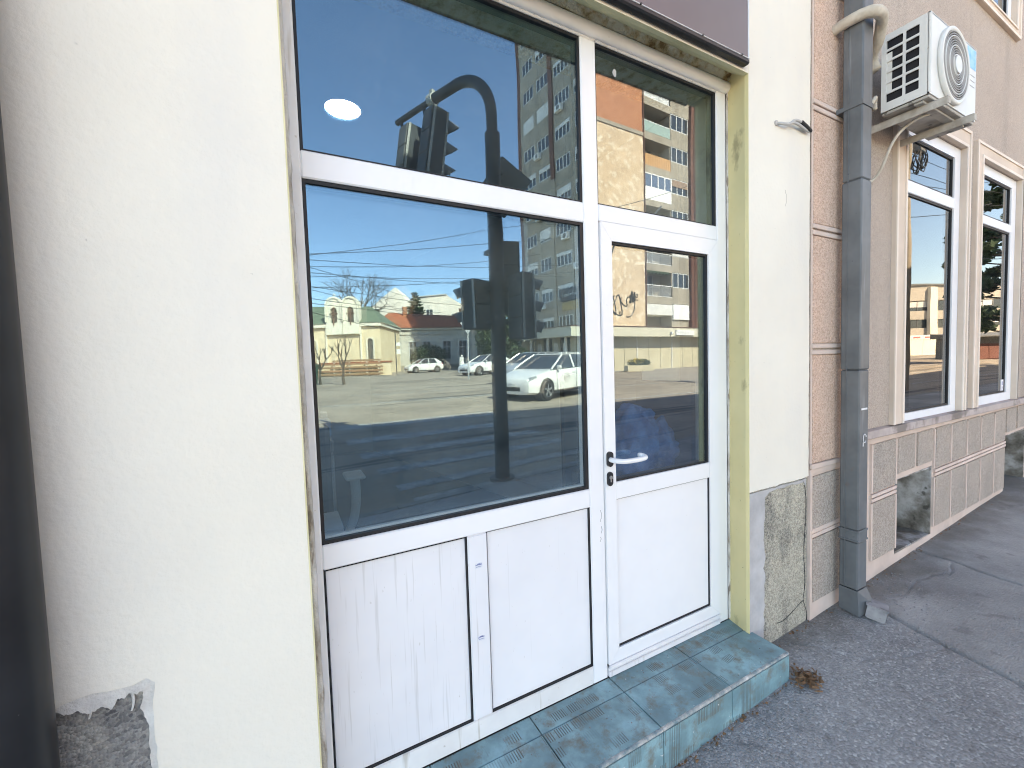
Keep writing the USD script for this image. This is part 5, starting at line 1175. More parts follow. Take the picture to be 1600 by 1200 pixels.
for i in range(5):
    put('board', BF(bx((-2.6, -2.6, -2.5, -1.2, 0.2)[i], (4.6, 4.6, 4.6, 4.5, 4.4)[i], 0, 0.06, 0.62 + i * 0.32, 0.62 + i * 0.32 + 0.17)), flat(f'board_{"abcde"[i]}', (0.30 + 0.03 * (i % 2), 0.19, 0.11), rough=0.9, var=0.2), fe)
for u in (-2.4, -1.1, 0.25, 1.6, 3.1, 4.2): put('post', BF(bx(u, u + 0.1, 0.061, 0.16, 0.4, 2.15)), m_creamw, fe)
gw = thing('garden_wall', 'cream rendered boundary wall with dark coping beneath the hall', 'wall', BF.pt(-2, 1, 0.5))
put('wall', BF(bx(-7, 5.2, 0.6, 0.85, 0.3, 1.75)), m_cream, gw)
put('coping', BF(bx(-7, 5.25, 0.52, 0.93, 1.751, 1.86)), m_redroof, gw)

# ------------------------------------------------------------------ old houses
HF = Frame((10.2, 55.8), -3.5)
oh = thing('old_house', 'long old single storey house with red hipped tile roof and tall windows', 'building', HF.pt(10, 4, 0.5))
put('wall', HF(bx(0, 22, 0, 9, 0.2, 6.2)), m_house, oh)
put('plinth', HF(bx(-0.06, 22.06, -0.08, 9.05, 0.1, 1.3)), m_conc, oh)
put('cornice', HF([bx(-0.2, 22.2, -0.25, 9.2, 6.21, 6.5), bx(-0.08, 22.08, -0.1, 9.08, 5.6, 5.72)]), m_house, oh)
put('roof', HF(hull([(-0.4, -0.4, 6.51), (22.4, -0.4, 6.51), (-0.4, 9.4, 6.51), (22.4, 9.4, 6.51), (2.6, 4.5, 9.0), (19, 4.5, 8.6)])), m_redroof, oh)
for u in (4.5, 12.9, 16.0): put('chimney', HF([bx(u, u + 0.6, 3.2, 3.8, 7.0, 9.6), bx(u - 0.06, u + 0.66, 3.14, 3.86, 9.601, 9.75)]), m_brick, oh)
for i, u in enumerate((1.2, 4.6, 6.6, 9.4, 11.6, 14.2, 16.4, 18.9)):
    w = part('window', oh)
    put('frame', HF([bx(u - 0.1, u, -0.08, -0.001, 2.0, 4.7), bx(u + 1.0, u + 1.1, -0.08, -0.001, 2.0, 4.7), bx(u, u + 1.0, -0.08, -0.001, 4.6, 4.7), bx(u, u + 1.0, -0.12, -0.001, 1.95, 2.05), bx(u + 0.46, u + 0.54, -0.05, -0.001, 2.05, 4.6), bx(u, u + 0.46, -0.05, -0.001, 3.7, 3.78), bx(u + 0.54, u + 1.0, -0.05, -0.001, 3.7, 3.78)]), m_winf, w)
    put('pane', HF(bx(u, u + 1.0, -0.02, -0.002, 2.05, 4.6)), m_pane, w)
put('annex', HF(bx(-3.5, -0.45, 1.5, 8, 0.2, 6.0)), m_cream, oh)
put('annex_roof', HF(hull([(-3.7, 1.3, 6.001), (-0.44, 1.3, 6.001), (-3.7, 8.2, 6.001), (-0.44, 8.2, 6.001), (-2.0, 4.5, 7.6)])), m_redroof, oh)
WF = Frame((14.6, 82.5), -26)
wg = thing('white_gable_house', 'tall white house with a plain pointed gable behind the red roof', 'building', WF.pt(4, 4, 0.7))
put('wall', WF(xz(Polygon([(-1, 0.3), (10, 0.3), (10, 10.2), (4.9, 16.5), (-1, 11.8)]), 0, 10)), m_whiteh, wg)
put('roof', WF([hull([(-1.3, 0.4, 11.2), (4.6, 0.4, 15.9), (-1.3, 10.2, 11.2), (4.6, 10.2, 15.9), (-1.3, 0.4, 11.0), (4.6, 0.4, 15.7), (-1.3, 10.2, 11.0), (4.6, 10.2, 15.7)]), hull([(10.3, 0.4, 9.6), (5.2, 0.4, 15.9), (10.3, 10.2, 9.6), (5.2, 10.2, 15.9), (10.3, 0.4, 9.4), (5.2, 0.4, 15.7), (10.3, 10.2, 9.4), (5.2, 10.2, 15.7)])]), m_redroof, wg)
put('window', WF(bx(0.6, 1.6, -0.03, -0.001, 11.2, 12.3)), m_pane, wg)
KF = Frame((21.2, 73.3), -26)
ck = thing('cream_house', 'cream upper storey of a house with one tall window beside the fir tree', 'building', KF.pt(3, 4, 0.7))
put('wall', KF(xz(Polygon([(-0.5, 0.3), (9.4, 0.3), (9.4, 11.2), (8.6, 11.6), (5.2, 13.9), (-0.5, 13.5)]), 0, 9)), m_whiteh, ck)
put('roof', KF(hull([(-0.7, -0.2, 13.55), (5.25, -0.2, 13.95), (5.25, -0.2, 14.1), (-0.7, -0.2, 13.7), (-0.7, 9.2, 13.55), (5.25, 9.2, 13.95), (5.25, 9.2, 14.1), (-0.7, 9.2, 13.7)])), m_winf, ck)
for u, z0, z1 in ((1.6, 9.6, 11.4), (6.0, 9.5, 10.5)):
    w = part('window', ck)
    put('frame', KF([bx(u - 0.08, u, -0.05, -0.001, z0, z1), bx(u + 1.1, u + 1.18, -0.05, -0.001, z0, z1), bx(u + 0.51, u + 0.59, -0.05, -0.001, z0, z1), bx(u, u + 0.51, -0.05, -0.001, z1 - 0.08, z1), bx(u + 0.59, u + 1.1, -0.05, -0.001, z1 - 0.08, z1)]), m_white, w)
    put('pane', KF(bx(u, u + 1.1, -0.02, -0.002, z0, z1 - 0.08)), m_pane, w)

# ------------------------------------------------------------------ trees and shrubs
def conifer(name, label, xv, yv, h, r0, n, seed, group=None, bare=0.0):
    z0 = gz(xv, yv); t = thing(name, label, 'tree', rp(xv, yv, z0)); q = np.random.default_rng(seed)
    put('trunk', fl(tube([(xv, yv, z0 - 0.2), (xv, yv, z0 + h * 0.98)], [0.22, 0.03], 8)), m_bark, t)
    parts = []
    k = int(h * 2.2)
    for i in range(k):
        f = i / k; z = z0 + h * (bare + 0.08 + (0.92 - bare) * f); rr = r0 * (1 - f) ** 0.85 * (0.75 + 0.5 * q.random()) + 0.12
        m = 7
        for j in range(m):
            a = 2 * math.pi * (j + q.random()) / m; L_ = rr * (0.7 + 0.5 * q.random())
            p = np.array([[xv + L_ * s * math.cos(a), yv + L_ * s * math.sin(a), z - 0.25 * L_ * s + 0.12 * L_ * s * s] for s in (0.15, 0.5, 0.8, 1.0)])
            for s in range(len(p) - 1):
                parts.append(leafcloud((p[s] + p[s + 1]) / 2, (0.30 * rr + 0.08, 0.30 * rr + 0.08, 0.12), n, 0.26, int(q.integers(1e9)), 0.4, 0.0))
    put('crown', fl(parts), m_foliage, t)
    return t
conifer('fir_tree', 'dark fir tree rising between the white gable and the cream house', 18.0, 63.3, 12.3, 3.6, 18, 3)
# spreading pine seen in the far right window
def pine(xv, yv):
    z0 = gz(xv, yv); t = thing('pine_tree', 'tall spreading pine with layered dark foliage', 'tree', rp(xv, yv, z0)); q = np.random.default_rng(5)
    put('trunk', fl(tube(curve([(xv, yv, z0 - 0.2), (xv + 0.2, yv, z0 + 5), (xv, yv + 0.2, z0 + 10), (xv + 0.1, yv, z0 + 14.5)], 16), np.linspace(0.35, 0.08, 16), 8)), m_bark, t)
    ps, lb = [], []
    for i in range(46):
        f = q.random() ** 0.8; z = z0 + 2.6 + 12.2 * f; rr = (3.3 * (1 - f) ** 0.7 + 0.9) * (0.5 + 0.6 * q.random()); a = q.random() * 6.28
        c = np.array([xv + rr * 0.75 * math.cos(a), yv + rr * 0.75 * math.sin(a), z])
        lb.append(tube([(xv, yv, z - 0.5), c], [0.07, 0.03], 5))
        ps.append(leafcloud(c, (1.25, 1.25, 0.42), 230, 0.30, int(q.integers(1e9)), 0.6, 0.2))
    put('limbs', fl(lb), m_bark, t)
    put('crown', fl(ps), m_foliage, t)
pine(45.3, 8.6)
def bare_tree(name, label, xv, yv, h, seed, spread=0.55, depth=4, r0=0.16, group=None):
    z0 = gz(xv, yv); q = np.random.default_rng(seed); t = thing(name, label, 'tree', rp(xv, yv, z0), group=group); seg, tw_ = [], []
    def grow(p, d, L_, r, k):
        e = p + d * L_
        (tw_ if k < depth else seg).append(tube([p, (p + e) / 2 + q.normal(0, 0.03 * L_, 3), e], [r, r * 0.85, r * 0.65], 6 if k >= depth - 1 else 4))
        if k == 0: return
        for _ in range(3 if k > 1 else 2):
            d2 = d + q.normal(0, spread, 3); d2[2] += 0.25; d2 /= np.linalg.norm(d2)
            grow(e, d2, L_ * (0.62 + 0.22 * q.random()), r * 0.6, k - 1)
    grow(np.array([xv, yv, z0 - 0.1]), np.array([0, 0, 1.0]), h * 0.36, r0, depth)
    put('trunk', fl(seg), m_bark, t); put('crown', fl(tw_), m_bark, t)
bare_tree('bare_tree', 'large leafless tree rising behind the twin gables', 8.4, 60.5, 11.5, 4, 0.5, 6, 0.28)
bare_tree('young_tree', 'small forked leafless tree by the kerb left of the board fence', 1.7, 24.3, 2.6, 8, 0.35, 3, 0.09)
bare_tree('young_tree', 'second small leafless tree by the kerb, nearer the board fence', 2.75, 23.2, 2.7, 15, 0.35, 3, 0.09)
def shrub(name, label, c, r, n, s, seed, m=None):
    t = thing(name, label, 'shrub', rp(c[0], c[1], c[2] - r[2]))
    put('foliage', fl(leafcloud(c, r, n, s, seed)), m or m_bush, t)
    put('stem', fl([tube([(c[0] + dx, c[1], c[2] - r[2] - 0.3), (c[0] + dx * 2.5, c[1], c[2])], 0.04, 5) for dx in (-0.15, 0, 0.15)]), m_bark, t)
shrub('shrub', 'broad dark shrub against the shaded wall of the old house', (16.6, 52.5, 2.2), (2.6, 1.2, 1.9), 2600, 0.22, 21)
shrub('shrub', 'tall dark evergreen bush between traffic pole and tower', (15.9, 30.5, 3.6), (2.2, 1.6, 3.0), 3600, 0.20, 22)
shrub('shrub', 'small clipped shrub by the columns of the shop wing', (15.5, 26.2, 1.5), (0.8, 0.6, 1.0), 700, 0.15, 23)

# ------------------------------------------------------------------ traffic light on a cranked mast
PB = np.array([2.40, 3.45]); ADIR = np.array([-0.37, 0.93]); ADIR /= np.linalg.norm(ADIR)
pz0 = float(pav_z(PB[0])) - 0.02
tl = thing('traffic_light', 'dark cranked traffic light mast with signal heads over the road', 'traffic light', rp(PB[0], PB[1], pz0))
def al(s, z): return (PB[0] + ADIR[0] * s, PB[1] + ADIR[1] * s, z)
put('mast', fl(tube([(PB[0], PB[1], pz0), (PB[0], PB[1], 4.22)], 0.098, 20)), m_pole, tl, smooth=40)
put('base_plate', fl(cyl((PB[0], PB[1], pz0 + 0.02), (0, 0, 1), 0.17, 0.04, 20)), m_pole, tl)
bend = [al(0.62 * (1 - math.cos(t)), 4.45 + 0.62 * math.sin(t)) for t in np.linspace(0, math.pi / 2, 14)]
put('crank', fl(tube([al(0, 4.2)] + bend + [al(0.95, 5.07), al(1.12, 5.07)], 0.070, 16)), m_pole, tl, smooth=40)
put('collar', fl([tube([al(1.06, 5.07), al(1.16, 5.07)], 0.085, 16), obox(al(1.11, 5.16), (*ADIR, 0), (-ADIR[1], ADIR[0], 0), (0, 0, 1), 0.03, 0.03, 0.05)]), m_sigedge, tl)
put('arm', fl(tube([al(1.10, 5.07), al(1.90, 5.07)], 0.042, 14)), m_pole, tl, smooth=40)
m_lensr = flat('dark_signal_lens', (0.06, 0.02, 0.02), rough=0.2)
def signal(base, ang, n=3, label=None, W=0.30, D=0.24, H=0.315, back=m_siggrey, lean=0.0):
    """base: centre of the head's bottom (mirrored-side coordinates), lenses face the direction ang"""
    h = part('signal_head', tl, label); out = {}
    def R(m):
        v, f = as_vf(rot_z(m, ang, (0, 0, 0))); v = v.copy(); v[:, 2] -= n * H
        c, s_ = math.cos(lean), math.sin(lean)
        w = np.stack([c * v[:, 0] + s_ * v[:, 2], v[:, 1], -s_ * v[:, 0] + c * v[:, 2] + n * H], 1) + np.asarray(base, float)
        return fl((w, f))
    put('housing', R(rbx(-D / 2, D / 2 - 0.03, -W / 2, W / 2, 0, n * H, 0.012)), m_sigbody, h)
    put('door', R([rbx(D / 2 - 0.0295, D / 2, -W / 2 - 0.006, W / 2 + 0.006, k * H + 0.004, (k + 1) * H - 0.004, 0.006) for k in range(n)]), m_sigedge, h)
    put('back', R([rbx(-D / 2 - 0.02, -D / 2 - 0.0005, -W / 2 + 0.015, W / 2 - 0.015, k * H * 1.0 + 0.006, (k + 1) * H - 0.006, 0.008) for k in range(n)]), back, h)
    put('trim', R([bx(-D / 2 - 0.004, -D / 2 + 0.03, -W / 2 - 0.008, -W / 2 - 0.0005, 0.01, n * H - 0.01), bx(-D / 2 - 0.004, -D / 2 + 0.03, W / 2 + 0.0005, W / 2 + 0.008, 0.01, n * H - 0.01)]), m_sigedge, h)
    for k in range(n):
        c = np.array([D / 2 + 0.002, 0, (k + 0.5) * H])
        put('lens', R(cyl(c, (1, 0, 0), 0.105, 0.012, 20)), m_lensr, h)
        V = []; F = []
        ts = np.linspace(-0.35, math.pi + 0.35, 15)
        for (r, x, dz) in ((0.118, 0.0, 0), (0.118, 0.24, -0.02), (0.112, 0.24, -0.02), (0.112, 0.0, 0)):
            for t in ts:
                xx = x * (0.45 + 0.55 * max(0, math.sin(t))) if x else 0
                V.append(c + [xx, r * math.cos(t), r * math.sin(t) + dz])
        m = len(ts)
        for a in range(4):
            b = (a + 1) % 4
            for j in range(m - 1): F += [(a * m + j, a * m + j + 1, b * m + j + 1), (a * m + j, b * m + j + 1, b * m + j)]
        put('visor', R((np.array(V), np.array(F))), m_siggrey, h)
    return h
la = math.radians(14)
for s, dx, zt in ((1.02, 0.0, 4.90), (1.52, -0.02, 4.86)):
    b = al(s, zt - 0.945)
    signal((b[0] + dx, b[1], b[2]), la, 3, None, 0.26, 0.24, 0.305, m_siggrey if s > 1.2 else m_sigbody, math.radians(8))
for s in (1.30, 1.80):
    put('hanger', fl(tube([al(s, 5.05), al(s - 0.06, 4.78), al(s - 0.16, 4.66)], 0.026, 8)), m_pole, tl)
    pass
# heads carried by the mast itself
signal((PB[0] + 0.27, PB[1] + 0.22, 2.02), math.radians(70), 3, None)
signal((PB[0] - 0.25, PB[1] + 0.10, 1.80), math.radians(112), 2, None)
signal((PB[0] + 0.30, PB[1] - 0.12, 1.66), math.radians(12), 3, None, 0.28, 0.22, 0.28)
put('clip', fl([bx(PB[0] - 0.30, PB[0] + 0.30, PB[1] - 0.03, PB[1] + 0.03, z, z + 0.05) for z in (1.86, 2.3)] + [bx(PB[0] - 0.03, PB[0] + 0.03, PB[1], PB[1] + 0.3, z, z + 0.05) for z in (2.2, 2.8)]), m_pole, tl)
dia = Polygon([(0, -0.36), (0.36, 0), (0, 0.36), (-0.36, 0)]).buffer(0.03)
vv, ff = xz(dia, -0.01, 0.01)
put('sign_plate', fl(rot_z((vv, ff), math.radians(-48), (PB[0] + 0.22, PB[1] + 0.16, 3.66))), m_siggrey, tl, label='grey back of a diamond road sign')
put('sign_clip', fl([bx(PB[0] - 0.02, PB[0] + 0.2, PB[1] + 0.10, PB[1] + 0.14, z, z + 0.04) for z in (3.5, 3.8)]), m_pole, tl)

# give way sign seen from behind
gx, gy = 9.55, 22.0; g0 = gz(gx, gy)
gwy = thing('give_way_sign', 'grey back of a triangular give way sign on a thin pole', 'road sign', rp(gx, gy, g0))
put('pole', fl(tube([(gx, gy, g0), (gx, gy, 3.85)], 0.04, 10)), m_signback, gwy)
tri = Polygon([(-0.42, 0.72), (0.42, 0.72), (0, 0)]).buffer(0.03)
put('plate', fl(rot_z(xz(tri, -0.08, -0.06), math.radians(-24), (gx, gy, 3.12))), m_signback, gwy)
put('plate_rib', fl([rot_z(bx(-0.3, 0.3, -0.10, -0.081, 0.52, 0.55), math.radians(-24), (gx, gy, 3.12))]), m_sigedge, gwy)

# ------------------------------------------------------------------ cars
def loft(rings):
    V = np.vstack(rings); n = len(rings[0]); F = []
    for i in range(len(rings) - 1):
        for k in range(n):
            k2 = (k + 1) % n
            F += [(i * n + k, (i + 1) * n + k, (i + 1) * n + k2), (i * n + k, (i + 1) * n + k2, i * n + k2)]
    c0, c1 = len(V), len(V) + 1
    V = np.vstack([V, rings[0].mean(0), rings[-1].mean(0)])
    for k in range(n):
        k2 = (k + 1) % n
        F += [(c0, k, k2), (c1, (len(rings) - 1) * n + k2, (len(rings) - 1) * n + k)]
    return (V, np.array(F))
def to_man(mesh):
    v, f = as_vf(mesh); t = trimesh.Trimesh(v, f, process=True); t.fix_normals()
    return m3.Manifold(m3.Mesh(np.asarray(t.vertices, np.float32), np.asarray(t.faces, np.uint32)))
def car(name, label, nose, deg, paint, L=4.15, group=None, badge=False, wagon=False):
    """nose: mirrored-side ground point under the middle of the front bumper; deg: direction from nose to tail"""
    ang = math.radians(deg)
    cz = gz(nose[0] + 2 * math.cos(ang), nose[1] + 2 * math.sin(ang))
    z_n, z_t = gz(nose[0], nose[1]), gz(nose[0] + L * math.cos(ang), nose[1] + L * math.sin(ang))
    t = thing(name, label, 'car', rp(nose[0] + 2 * math.cos(ang), nose[1] + 2 * math.sin(ang), cz), group=group)
    def R(m):
        v, f = as_vf(m); v = v.copy(); v[:, 2] += (z_t - z_n) * (v[:, 0] / L)
        return fl(rot_z((v, f), ang, (nose[0], nose[1], z_n)))
    k = L / 4.15
    st_ = [(0.0, 0.30, 0.58, 0.60), (0.06, 0.22, 0.68, 0.72), (0.30, 0.20, 0.78, 0.82), (0.75, 0.20, 0.88, 0.865), (1.12, 0.20, 0.955, 0.875), (2.0, 0.20, 0.97, 0.88), (3.0, 0.20, 0.99, 0.88), (3.7, 0.22, 1.02, 0.86), (4.0, 0.26, 0.98, 0.80), (4.15, 0.36, 0.80, 0.72)]
    rings = []
    for x, zb, zt, hw in st_:
        r = []
        for yy, zz in ((-0.82, 0.0), (-0.97, 0.12), (-1.0, 0.45), (-0.985, 0.75), (-0.93, 0.93), (-0.80, 1.0), (0.80, 1.0), (0.93, 0.93), (0.985, 0.75), (1.0, 0.45), (0.97, 0.12), (0.82, 0.0)):
            r.append((x * k, yy * hw, zb + zz * (zt - zb)))
        rings.append(np.array(r))
    body = to_man(loft(rings))
    wx = (0.80 * k, 3.36 * k)
    for x in wx:
        body -= to_man(cyl((x, 0, 0.315), (0, 1, 0), 0.375, 2.4, 28)) - to_man(bx(x - 0.5, x + 0.5, -0.55, 0.55, -0.2, 0.9))
    put('body', R(body), paint, t, smooth=28)
    for x in wx:
        put('wheel_arch', R([cyl((x, s * 0.70, 0.315), (0, 1, 0), 0.372, 0.26, 24) for s in (-1, 1)]), m_black, t)
    rx0, rx1 = (1.98, 3.28) if not wagon else (1.98, 3.70)
    base = [(1.10, 0.78, 0.945), (3.98, 0.74, 0.99)]
    hp = [(x * k, s * y, z) for s in (-1, 1) for x, y, z in ((1.12, 0.80, 0.93), (4.02, 0.74, 0.96), (1.98, 0.60, 1.42), (2.6, 0.60, 1.455), (rx1, 0.58, 1.42), (1.6, 0.72, 1.2), (3.0, 0.76, 1.0), (3.8 if wagon else 3.66, 0.64, 1.2))]
    put('windows', R(hull(hp)), m_pane, t)
    rf = [(x * k, s * y, z) for s in (-1, 1) for x, y, z in ((1.94, 0.615, 1.415), (2.6, 0.62, 1.46), (rx1 + 0.10, 0.595, 1.415), (2.1, 0.55, 1.455), (rx1, 0.54, 1.45))]
    put('roof', R(hull(rf)), paint, t, smooth=40)
    pil = []
    for s in (-1, 1):
        pil.append(tube([(1.10 * k, s * 0.80, 0.94), (1.55 * k, s * 0.725, 1.19), (1.98 * k, s * 0.615, 1.425)], 0.034, 6))
        pil.append(hull([(2.42 * k + dx, s * (yy + dy), z) for dx in (-0.045, 0.045) for dy in (0, 0.02) for yy, z in ((0.77, 0.96), (0.615, 1.43))]))
        pil.append(hull([(x * k, s * (y + dy), z) for dy in (0, 0.025) for x, y, z in ((3.42, 0.755, 0.98), (4.02, 0.735, 0.98), (rx1 + 0.06, 0.60, 1.42), (rx1 - 0.16, 0.60, 1.42))]))
    put('pillars', R(pil), paint, t)
    for x in wx:
        for s in (-1, 1):
            w = part('wheel', t); c = np.array([x, s * 0.80, 0.315])
            prof = [(0.21, -0.095), (0.30, -0.10), (0.315, -0.07), (0.315, 0.07), (0.30, 0.10), (0.21, 0.095)]
            V, F = [], []; n = 28
            for r, y in prof:
                for j in range(n): V.append(c + [r * math.cos(6.2832 * j / n), y, r * math.sin(6.2832 * j / n)])
            for a in range(6):
                b = (a + 1) % 6
                for j in range(n): F += [(a * n + j, b * n + j, b * n + (j + 1) % n), (a * n + j, b * n + (j + 1) % n, a * n + (j + 1) % n)]
            put('tyre', R((np.array(V), np.array(F))), m_tyre, w)
            rim = [cyl(c + [0, s * 0.02, 0], (0, 1, 0), 0.06, 0.12, 12)]
            for j in range(5):
                a = 6.2832 * j / 5 + 0.3
                rim.append(obox(c + [0.125 * math.cos(a), s * 0.075, 0.125 * math.sin(a)], (math.cos(a), 0, math.sin(a)), (0, 1, 0), (-math.sin(a), 0, math.cos(a)), 0.09, 0.012, 0.028))
            rim.append(tube([c + [0.215 * math.cos(q), s * 0.08, 0.215 * math.sin(q)] for q in np.linspace(0, 6.2832, 25)], 0.014, 6))
            put('rim', R(rim), m_rim, w); put('brake_disc', R(cyl(c, (0, 1, 0), 0.19, 0.05, 18)), m_siggrey, w)
    for s in (-1, 1):
        put('headlight', R(hull([(x * k, s * y, z) for x, y, z in ((0.045, 0.50, 0.60), (0.075, 0.71, 0.62), (0.36, 0.80, 0.72), (0.34, 0.78, 0.78), (0.12, 0.52, 0.70), (0.2, 0.72, 0.745))])), m_lens, t)
        put('tail_light', R(hull([(x * k, s * y, z) for x, y, z in ((4.03, 0.76, 0.78), (4.10, 0.70, 0.78), (4.0, 0.78, 0.98), (4.04, 0.70, 1.0), (3.86, 0.845, 0.92))])), m_red, t)
        mr = rbx(1.36 * k, 1.46 * k, s * 0.90 - 0.09, s * 0.90 + 0.09, 0.93, 1.06, 0.03)
        put('mirror', R(mr), paint, t)
        seams = [bx(x * k, x * k + 0.008, s * 0.8755 - 0.006, s * 0.8755 + 0.006, 0.30, 0.93) for x in (1.30, 2.42, 3.30)]
        put('door_seam', R(seams), m_black, t)
        put('door_handle', R([rbx(x * k, x * k + 0.17, s * 0.882 - 0.015, s * 0.882 + 0.015, 0.80, 0.825, 0.005) for x in (2.18, 3.05)]), paint, t)
        put('sill', R(bx(1.15 * k, 3.0 * k, s * 0.85 - 0.02, s * 0.85 + 0.012, 0.19, 0.26)), m_black, t)
    put('grille', R(hull([(x, y, z) for y in (-0.42, 0.42) for x, z in ((-0.012, 0.33), (-0.012, 0.45), (0.05, 0.33), (0.05, 0.45))])), m_black, t)
    put('number_plate', R(bx(-0.02, -0.0125, -0.24, 0.24, 0.46, 0.56)), m_white, t)
    if badge:
        c = np.array([1.86 * k, -0.884, 0.66])
        put('door_emblem', R([tube([c + [0.15 * math.cos(q), 0, 0.15 * math.sin(q)] for q in np.linspace(0, 6.2832, 25)], 0.008, 5), tube([c + [0.10 * math.cos(q), 0, 0.10 * math.sin(q)] for q in np.linspace(0, 6.2832, 21)], 0.006, 5), hull([c + [dx, dy, dz] for dx, dz in ((-0.05, -0.04), (0.05, -0.04), (0.06, 0.02), (0, 0.06), (-0.06, 0.02)) for dy in (-0.004, 0.004)])]), m_sigedge, t, label='round grey emblem on the front door')
    return t
car('hatchback', 'nearest white hatchback with round grey emblem on its front door', (6.42, 10.72), 19.9, m_carw, 4.2, None, True)
car('hatchback', 'silver grey car parked just behind the white car with emblem', (9.0, 16.4), 20.0, m_cars, 4.3, None, False, True)
car('hatchback', 'white car parked behind the silver one, its roof showing', (12.6, 19.6), 20.0, m_carw, 4.25, None, False, True)
car('hatchback', 'white car half hidden behind the traffic light mast', (11.3, 27.2), 14.0, m_carw, 4.1)
car('hatchback', 'small white hatchback standing alone before the old house', (10.6, 41.2), 8.0, m_carw, 4.0)

# ------------------------------------------------------------------ pedestrian
def person(xv, yv):
    z0 = gz(xv, yv)
    t = thing('person', 'pedestrian in pale flared coat walking across the road with a red bag', 'person', rp(xv, yv, z0))
    J = dict(hipL=(-0.09, 0, 0.86, 0.085), hipR=(0.09, 0, 0.86, 0.085), kneeL=(-0.10, 0.12, 0.47, 0.06), kneeR=(0.09, -0.03, 0.46, 0.06), ankL=(-0.10, 0.16, 0.08, 0.042), ankR=(0.09, -0.24, 0.12, 0.042), toeL=(-0.10, 0.30, 0.03, 0.03), toeR=(0.09, -0.12, 0.03, 0.03),
             waist=(0, 0.01, 1.02, 0.13), chest=(0, 0.02, 1.25, 0.15), shL=(-0.17, 0.02, 1.36, 0.065), shR=(0.17, 0.02, 1.36, 0.065), elL=(-0.24, -0.06, 1.10, 0.045), elR=(0.24, 0.06, 1.10, 0.045), wrL=(-0.26, 0.04, 0.88, 0.032), wrR=(0.26, 0.16, 0.90, 0.032), haL=(-0.26, 0.07, 0.80, 0.035), haR=(0.26, 0.20, 0.82, 0.035),
             neck=(0, 0.03, 1.45, 0.055), head=(0, 0.05, 1.57, 0.095), crown=(0, 0.03, 1.61, 0.09), chin=(0, 0.10, 1.50, 0.05), nose=(0, 0.145, 1.55, 0.016), ear=(0.09, 0.03, 1.56, 0.02), ear2=(-0.09, 0.03, 1.56, 0.02))
    def ball(n, g=0.0):
        x, y, z, r = J[n]; return m3.Manifold.sphere(r + g, 16).translate((x, y, z))
    def bones(L_, g=0.0):
        o = m3.Manifold()
        for a, b in L_: o += m3.Manifold.batch_hull([ball(a, g), ball(b, g)])
        return o
    place = lambda m: fl(rot_z(m, math.radians(15), (xv, yv, z0)))
    b = bones([('hipL', 'hipR'), ('hipL', 'waist'), ('hipR', 'waist'), ('hipL', 'kneeL'), ('hipR', 'kneeR'), ('kneeL', 'ankL'), ('kneeR', 'ankR'), ('ankL', 'toeL'), ('ankR', 'toeR'), ('waist', 'chest'), ('chest', 'shL'), ('chest', 'shR'), ('shL', 'elL'), ('shR', 'elR'), ('elL', 'wrL'), ('elR', 'wrR'), ('wrL', 'haL'), ('wrR', 'haR'), ('chest', 'neck'), ('neck', 'head'), ('head', 'crown'), ('head', 'chin'), ('head', 'nose'), ('head', 'ear'), ('head', 'ear2')])
    put('body', place(b), flat('skin', (0.45, 0.28, 0.20), rough=0.6), t, smooth=50)
    coat = bones([('waist', 'chest'), ('chest', 'shL'), ('chest', 'shR'), ('shL', 'elL'), ('shR', 'elR'), ('elL', 'wrL'), ('elR', 'wrR')], 0.025)
    coat += m3.Manifold.batch_hull([ball('waist', 0.04), m3.Manifold.cylinder(0.05, 0.33, 0.31, 20).translate((0, 0, 0.60))])
    put('coat', place(coat), flat('pale_coat', (0.62, 0.60, 0.57), rough=0.9), t, smooth=50)
    put('trousers', place(bones([('hipL', 'kneeL'), ('hipR', 'kneeR'), ('kneeL', 'ankL'), ('kneeR', 'ankR')], 0.015)), flat('dark_trousers', (0.04, 0.04, 0.05), rough=0.9), t, smooth=50)
    put('hair', place(m3.Manifold.batch_hull([m3.Manifold.sphere(0.105, 16).translate((0, 0.0, 1.60)), m3.Manifold.sphere(0.07, 16).translate((0, -0.05, 1.50))])), flat('white_hair', (0.65, 0.63, 0.60), rough=0.9), t, smooth=50)
    put('shoes', place(bones([('ankL', 'toeL'), ('ankR', 'toeR')], 0.012)), m_black, t)
    bg = thing('hand_bag', 'red brown bag carried by the pedestrian in the pale coat', 'bag', rp(xv + 0.35, yv, z0 + 0.4))
    m_bag = flat('red_bag', (0.30, 0.10, 0.08), rough=0.7)
    put('bag', place(rbx(0.18, 0.56, 0.10, 0.30, 0.34, 0.66, 0.03)), m_bag, bg)
    put('strap', place(tube(curve([(0.22, 0.20, 0.65), (0.26, 0.20, 0.79), (0.42, 0.20, 0.80), (0.50, 0.20, 0.65)], 12), 0.012, 6)), m_bag, bg)
person(16.6, 41.0)

